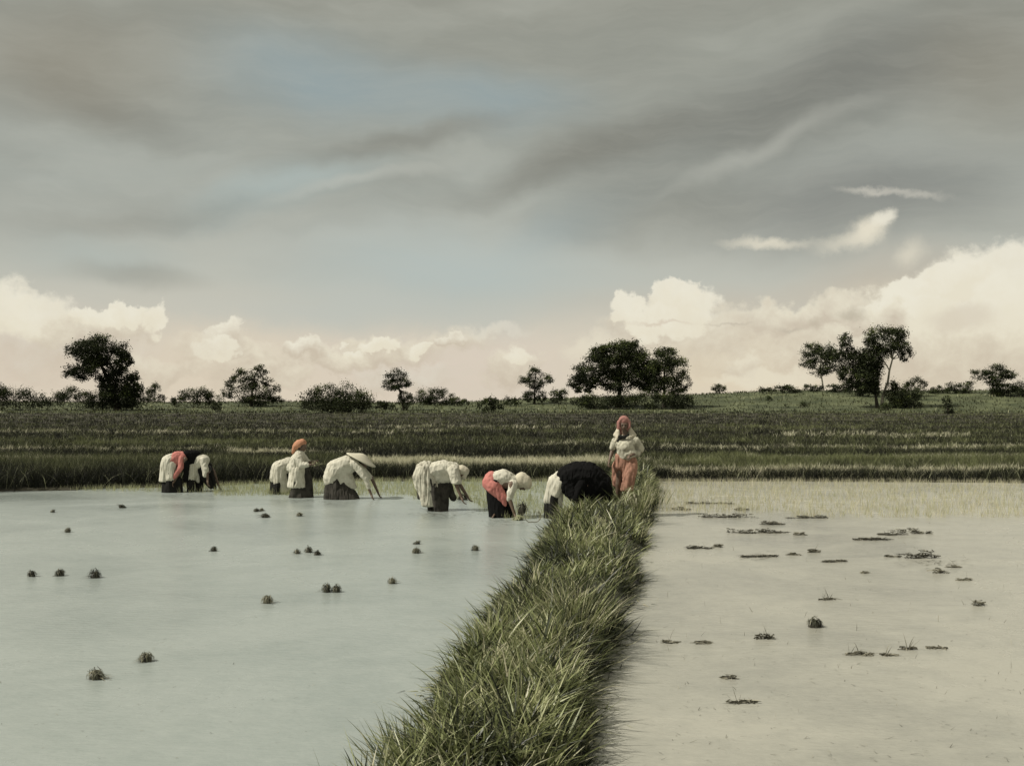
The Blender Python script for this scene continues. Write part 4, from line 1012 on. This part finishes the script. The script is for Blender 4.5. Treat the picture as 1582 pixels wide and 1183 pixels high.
def clod(name, rx, ry, rz, parent, mat='clod', seed=0):
    bm = bmesh.new(); bmesh.ops.create_icosphere(bm, subdivisions=3, radius=1)
    for v in bm.verts:
        f = 1 + .28 * noise.noise(v.co * 2.2 + Vector((seed, 0, 0))) + .12 * noise.noise(v.co * 6 + Vector((seed, 0, 0)))
        v.co = Vector((v.co.x * rx * f, v.co.y * ry * f, v.co.z * rz * f))
    me = bpy.data.meshes.new(name); bm.to_mesh(me); bm.free()
    return link(name, me, M[mat], parent, smooth=True)

def bundle(px, py, w_px, h_px, label, tail=-1, mat='bundle', tone=.3, group='seedling bundles lying in the left paddy', base=None):
    p = at(px, py) if base is None else base
    s = p.y / F; rw = max(.035, w_px * s / 2); h = max(.03, h_px * s)
    root = empty('seedling_bundle', p, label, 'seedling bundle', group); root.rotation_euler = (rng.normal(0, .12), rng.normal(0, .22), rng.uniform(-.6, .6)); h *= .74
    n = 90
    a = rng.uniform(0, 6.28, n); rr = rng.uniform(.6, 1.3, n)
    A = np.stack([rng.normal(0, rw * .30, n), rng.normal(0, rw * .25, n), np.full(n, h) * np.where(rng.random(n) < .07, rng.uniform(1.1, 1.45, n), rng.uniform(.6, 1.1, n))], -1)
    C = np.stack([np.cos(a) * rr * rw, np.sin(a) * rr * rw * .8, np.full(n, -.005)], -1)
    B1 = A * .62 + C * .38 + np.stack([np.cos(a) * rw * .26, np.sin(a) * rw * .24, np.full(n, h * .26)], -1)
    B2 = A * .25 + C * .75 + np.stack([np.cos(a) * rw * .24, np.sin(a) * rw * .22, np.full(n, h * .30)], -1)
    parts = [strips(np.stack([A, B1, B2, C], 1), np.full(n, max(.006, rw * .11)), np.clip(rng.normal(tone + .08, .28, n), 0, 1), side=np.stack([-np.sin(a), np.cos(a), np.zeros(n)], -1))]
    m = 9; L = rng.uniform(.6, 2.2, m) * rw
    az = (math.pi if tail < 0 else 0) + rng.normal(0, .45, m)
    A = np.stack([np.cos(az) * rw * .5, np.sin(az) * rw * .5, np.full(m, .018)], -1); D = np.stack([np.cos(az) * L, np.sin(az) * L, np.zeros(m)], -1)
    parts.append(strips(np.stack([A, A + D * .5 + [0, 0, h * .06], A + D + [0, 0, -.012]], 1), np.full(m, .010), np.clip(rng.normal(tone, .2, m), 0, 1), side=np.stack([-np.sin(az), np.cos(az), np.zeros(m)], -1)))
    V, Fc, T = merge(parts); link('leaves', np_mesh('leaves', V, Fc, T), M[mat], root)
    clod('root_ball', rw * .72, rw * .6, h * .75, root, seed=px)
    return root

for (px, py, w, h, lab, tail, tone) in [
    (189, 784, 16, 5, 'flat dark half-sunk bundle alone in the far left water below the pink-bloused woman', 1, .15),
    (105, 822, 9, 9, 'small pale bundle at far left, above the pair near the edge', -1, .6),
    (94, 889, 14, 14, 'pointed dark bundle, left one of the two near the left edge', -1, .3),
    (147, 892, 18, 15, 'rounded darkest bundle, right one of the two near the left edge', -1, .15),
    (50, 890, 12, 12, 'dark bundle at the extreme left, left of the pointed one', 1, .2),
    (331, 851, 10, 9, 'small dark bundle with a long tail of leaves floating to its left', -1, .2),
    (396, 790, 9, 6, 'tiny dark bundle, upper left one of three behind the paddy middle', 1, .2),
    (404, 789, 7, 5, 'tiny pale bundle touching the tiny dark one', 1, .7),
    (410, 799, 14, 7, 'dark flattened bundle, lower one of three behind the paddy middle', -1, .12),
    (463, 797, 10, 7, 'pale small bundle below the woman with the orange head cloth', 1, .7),
    (459, 855, 10, 8, 'left one of a row of three small bundles in mid paddy', -1, .4),
    (477, 853, 12, 11, 'middle and tallest one of a row of three small bundles in mid paddy', 1, .35),
    (490, 857, 12, 8, 'right one of a row of three small bundles in mid paddy', 1, .25),
    (644, 840, 14, 5, 'thin dark bundle lying flat just above a pale one, below the all-white woman', -1, .2),
    (643, 854, 13, 10, 'pale slumped bundle just below a thin dark one', 1, .6),
    (735, 850, 13, 10, 'grey bundle left of the bank below the woman with the rose waist cloth', -1, .4),
    (606, 901, 13, 11, 'pale crumpled bundle alone in the middle of the near paddy', 1, .75),
    (505, 914, 15, 16, 'taller left bundle of the touching pair in the near paddy', -1, .35),
    (520, 914, 15, 13, 'lower right bundle of the touching pair in the near paddy', -1, .3),
    (413, 931, 18, 15, 'loose pale bundle with broken leaves left of the touching pair', 1, .75),
    (226, 1021, 22, 18, 'pale-topped bundle with a dark right side, upper one of the two nearest at lower left', -1, .7),
    (148, 1048, 24, 19, 'frayed pale bundle, nearest of all at lower left', 1, .7),
    (82, 791, 8, 5, 'tiny brown bundle by the far left shore of the water', 1, .4)]:
    bundle(px, py, w, h, lab, tail, tone=tone)
# bundles held or set down by the workers
g2 = 'seedling bundles with the workers'
bundle(490, 716, 12, 9, 'pale handful of seedlings held out by the woman with the orange head cloth', 1, 'bundle_pale', .6, g2, base=Vector(((489 - CX) / F * 21.1, 21.05, H - (719 - HZ) / F * 21.1)))
bundle(806, 789, 16, 15, 'dark bundle in the hands of the woman with the rose waist cloth', 1, 'bundle', .1, g2, base=Vector(((806 - CX) / F * 17.6, 17.42, H - (787 - HZ) / F * 17.6)))
bundle(801, 803, 20, 8, 'pale bundle lying at the feet of the woman with the rose waist cloth', 1, 'bundle_pale', .5, g2)
bp = Vector(((974 - CX) / F * 16.9, 16.9, .16))
bundle(974, 790, 38, 40, 'large pale green bundle set down on the bank before the standing woman', 1, 'bundle_pale', .62, g2, base=bp)
bundle(716, 772, 18, 12, 'dark bundle under the hands of the all-white bent woman', -1, 'bundle', .2, g2)

def bast_string():
    o = at(812, 806); pts = []
    for i in range(26):
        t = i / 25; a = -math.pi * .95 + t * math.pi * 1.25
        pts.append((.12 + .13 * math.cos(a) , .05 * math.sin(a * .7), max(.006, .09 + .10 * math.sin(a))))
    V, Fc = tube(pts, [.006] * 26, 6)
    ob = link('bast_string', np_mesh('bast_string', V, Fc), M['rope'], smooth=True); ob.location = o
    tag(ob, 'thin looped bast string trailing from the dark bundle into the water', 'string')
bast_string()

def weed(px, py, w_px, label, h=.045, stems=0, ratio=.35, dense=1.0, tone=.36):
    p = at(px, py); s = p.y / F; tone += .25 if w_px < 20 else (.12 if w_px < 33 else 0); L = w_px * s / 2; D = max(.035, L * ratio)
    if py > 870: L *= .8; h *= .7; tone += .14
    n = int((50 + 560 * L) * dense * (1 if py < 870 else .55))
    kk = 9 if w_px > 30 else 5; cu = np.linspace(-.85, .85, kk) + rng.normal(0, .08, kk); wu = rng.integers(0, kk, n); u = (cu[wu] + rng.normal(0, .17, n)).clip(-1.15, 1.15); v = rng.normal(0, .3, n).clip(-1, 1) * (.25 + .9 * np.abs(np.sin(u * 2.7 + py)))
    prof = (.35 + .65 * np.abs(np.sin(u * 3.3 + px))) * (1 - u ** 2 * .7)
    hk = (rng.uniform(.2, 1.3, kk) * (rng.random(kk) < .85))[wu] + .15; vk = rng.normal(0, .3, kk)[wu]
    prof = hk; v = v + vk
    c = np.stack([u * L, v * D + .2 * D * np.sin(u * 4), prof * h * rng.random(n)], -1)
    d = np.stack([rng.normal(0, 1, n), rng.normal(0, .5, n), rng.normal(0, .22, n)], -1) * rng.uniform(.010, .034, (n, 1))
    P = np.stack([c - d, c + d * .2 + [0, 0, .004], c + d], 1); P[..., 2] = np.maximum(P[..., 2], .002)
    parts = [strips(P, rng.uniform(.006, .016, n), np.clip(rng.normal(tone, .2, n), 0, 1))]
    q = 9; u0 = np.linspace(-.8, .8, q); bl = np.zeros((q, 3, 3))
    bl[:, 0, 0] = (u0 - .28) * L; bl[:, 1, 0] = u0 * L; bl[:, 2, 0] = (u0 + .28) * L
    bl[:, :, 1] = rng.normal(0, .10, (q, 3)) * D; bl[:, :, 2] = .004 + rng.random((q, 3)) * .008
    parts.append(strips(bl, rng.uniform(.006, .012, q), np.full(q, tone + .1), side=np.tile([0, 1., 0], (q, 1))))
    if stems:
        b = np.stack([rng.uniform(-.7, .7, stems) * L, rng.uniform(-.5, .5, stems) * D, np.zeros(stems)], -1)
        parts.append(blades(b, rng.uniform(0, 6.28, stems), rng.uniform(.1, .9, stems), rng.uniform(0, .3, stems), rng.uniform(.04, .16, stems), rng.uniform(.004, .009, stems), np.clip(rng.normal(tone, .15, stems), 0, 1), 3, twist=rng.uniform(0, 6.28, stems)))
    tris = []
    # everything to triangles so both kinds of ribbon share one mesh
    fixed = []
    for V, Fc, T in parts:
        if Fc.shape[1] == 4: Fc = np.concatenate([Fc[:, [0, 1, 2]], Fc[:, [0, 2, 3]]])
        fixed.append((V, Fc, T))
    V, Fc, T = merge(fixed)
    o = link('floating_weed', np_mesh('floating_weed', V, Fc, T), M['weed']); o.location = p
    return tag(o, label, 'water weed', 'weed clumps in the right paddy')

for (px, py, w, lab, h, st) in [
    (1122, 799, 74, 'long dark raft of weed nearest the bank at the edge of the seedlings', .055, 2),
    (1248, 800, 54, 'long thin raft of weed along the seedling edge, right of the first raft', .035, 0),
    (1052, 788, 26, 'short dark clump close to the bank among the last seedlings', .05, 2),
    (1095, 778, 60, 'faint broken raft of weed inside the seedlings near the bank', .03, 0),
    (1146, 788, 18, 'small clump with upright stalks behind the first raft', .05, 5),
    (1193, 810, 32, 'small clump between the two front rafts with fine stalks', .045, 3),
    (1172, 823, 82, 'longest dark raft of weed in front of the seedlings', .045, 1),
    (1234, 826, 14, 'little scrap of weed at the right tip of the longest raft', .03, 0),
    (1420, 824, 28, 'wedge-shaped dark clump at the right with a tail pointing right', .07, 0),
    (1381, 826, 40, 'tangled clump with bent stems left of the wedge-shaped one', .06, 10),
    (1346, 834, 50, 'sparse clump of leaning stems beside the tangled clump', .03, 12),
    (1078, 847, 34, 'dark clump with raised twigs close to the bank', .035, 5),
    (1110, 845, 10, 'tiny scrap beside the clump with raised twigs', .03, 0),
    (1172, 860, 52, 'thin pale raft of weed in mid paddy', .028, 3),
    (1226, 857, 18, 'short thin raft in the middle of the right paddy', .025, 0),
    (1257, 853, 12, 'small twiggy scrap right of the short thin raft', .04, 4),
    (1424, 862, 50, 'heaviest dark mound of weed at the right with one upright stalk', .075, 3),
    (1380, 860, 18, 'narrow tail of weed left of the heaviest mound', .03, 0),
    (1453, 885, 22, 'round dark clump below the heaviest mound', .07, 2),
    (1475, 876, 24, 'scattered weed right of the round dark clump', .03, 3),
    (1490, 896, 30, 'thin stick-like raft near the right side', .025, 0),
    (1279, 868, 12, 'tiny flat scrap left of centre in the right paddy', .02, 0),
    (1298, 867, 11, 'tiny flat scrap right beside the other tiny flat one', .02, 0),
    (1336, 885, 9, 'single dot of weed in the open middle of the right paddy', .03, 0),
    (1511, 935, 20, 'knobby brown clump at the right border', .08, 1),
    (1278, 926, 26, 'fan of pale upright stems in the open water', .02, 14),
    (1180, 986, 34, 'spidery twig cluster in the near right paddy', .045, 9),
    (1036, 992, 24, 'faint scraps of weed near the foot of the bank', .02, 2),
    (1085, 993, 24, 'thin floating straw lying right of the faint scraps', .015, 0),
    (1320, 1011, 28, 'low twiggy clump, left one of the nearest row', .03, 6),
    (1341, 1012, 18, 'flat scrap touching the left clump of the nearest row', .02, 1),
    (1373, 1012, 22, 'looping stalks in the middle of the nearest row', .02, 6),
    (1403, 1003, 20, 'bent leafy scrap right of the looping stalks', .03, 5),
    (1446, 1001, 32, 'thin dark raft at the right end of the nearest row', .02, 1),
    (1126, 1047, 20, 'little dark tuft nearest the camera in the right paddy', .04, 5),
    (1145, 1085, 46, 'string of brown scraps at the bottom of the right paddy', .015, 2)]:
    weed(px, py, w, lab, h, st, ratio=.22 if w > 40 else .4, dense=1.5)
bundle(1258, 968, 26, 17, 'dark combed bundle of seedlings lying in the right paddy with its tail to the right', 1, 'bundle', .25, 'bundles in the right paddy')

def build_debris_and_reflections():
    parts = []
    def scat(n, x0, x1, y0, y1, f, up=False):
        b = []
        while len(b) < n:
            px = random.uniform(x0, x1); py = y0 + (y1 - y0) * random.random() ** f
            p = at(px, py); l, r = bund(min(max(p.y, 1.5), 25.6))
            if l - .1 < p.x < r + .1: continue
            b.append((p.x, p.y, 0))
        return np.array(b)
    b = scat(850, 1010, 1640, 790, 1180, 1.3); n = len(b)   # stray leaves lying on the right paddy
    parts.append(blades(b + [0, 0, .003], rng.uniform(0, 6.28, n), np.full(n, .99), np.zeros(n), rng.uniform(.008, .06, n), rng.uniform(.003, .007, n), rng.uniform(0, .9, n), 2, twist=rng.uniform(0, 6.28, n)))
    b = scat(150, 1010, 1640, 795, 1120, 1.5); n = len(b)   # stubble
    parts.append(blades(b, rng.uniform(0, 6.28, n), rng.uniform(0, .7, n), rng.uniform(0, .3, n), rng.uniform(.02, .08, n), rng.uniform(.003, .007, n), rng.uniform(.4, 1, n), 2, twist=rng.uniform(0, 6.28, n)))
    b = scat(330, -40, 900, 765, 1180, 1.4); n = len(b)
    parts.append(blades(b + [0, 0, .003], rng.uniform(0, 6.28, n), np.full(n, .99), np.zeros(n), rng.uniform(.008, .04, n), rng.uniform(.003, .007, n), rng.uniform(.1, 1, n), 2, twist=rng.uniform(0, 6.28, n)))
    for (qx, qy, qw, qn) in [(682, 795, 46, 120), (668, 788, 40, 60), (780, 806, 40, 60), (270, 766, 36, 70), (310, 762, 30, 40), (530, 778, 50, 60), (460, 774, 40, 50), (1060, 778, 60, 160), (1120, 772, 90, 140), (1170, 860, 40, 50), (1440, 870, 60, 60), (900, 800, 20, 20)]:  # dashes below the workers paint dark reflections and stirred mud; the rest are litter
        cx_ = qx + rng.normal(0, qw * .5, qn); cy_ = qy + rng.normal(0, 3.0, qn)
        b = np.array([list(at(a, c)) for a, c in zip(cx_, cy_)]); b[:, 2] = .004
        parts.append(blades(b, rng.choice([0, np.pi], qn) + rng.normal(0, .35, qn), np.full(qn, .99), np.zeros(qn), rng.uniform(.03, .12, qn), rng.uniform(.008, .022, qn), rng.uniform(.0, .8, qn), 2, twist=np.full(qn, np.pi / 2) + rng.normal(0, .2, qn)))
    V, Fc, T = merge(parts)
    V[:, 2] = np.maximum(V[:, 2], .002)
    o = link('litter_and_reflections', np_mesh('litter_and_reflections', V, Fc, T), M['weed'])
    tag(o, 'scattered broken leaves and stubble floating on both paddies, with painted reflections and stirred mud below the workers', 'plant litter', kind='stuff')
build_debris_and_reflections()
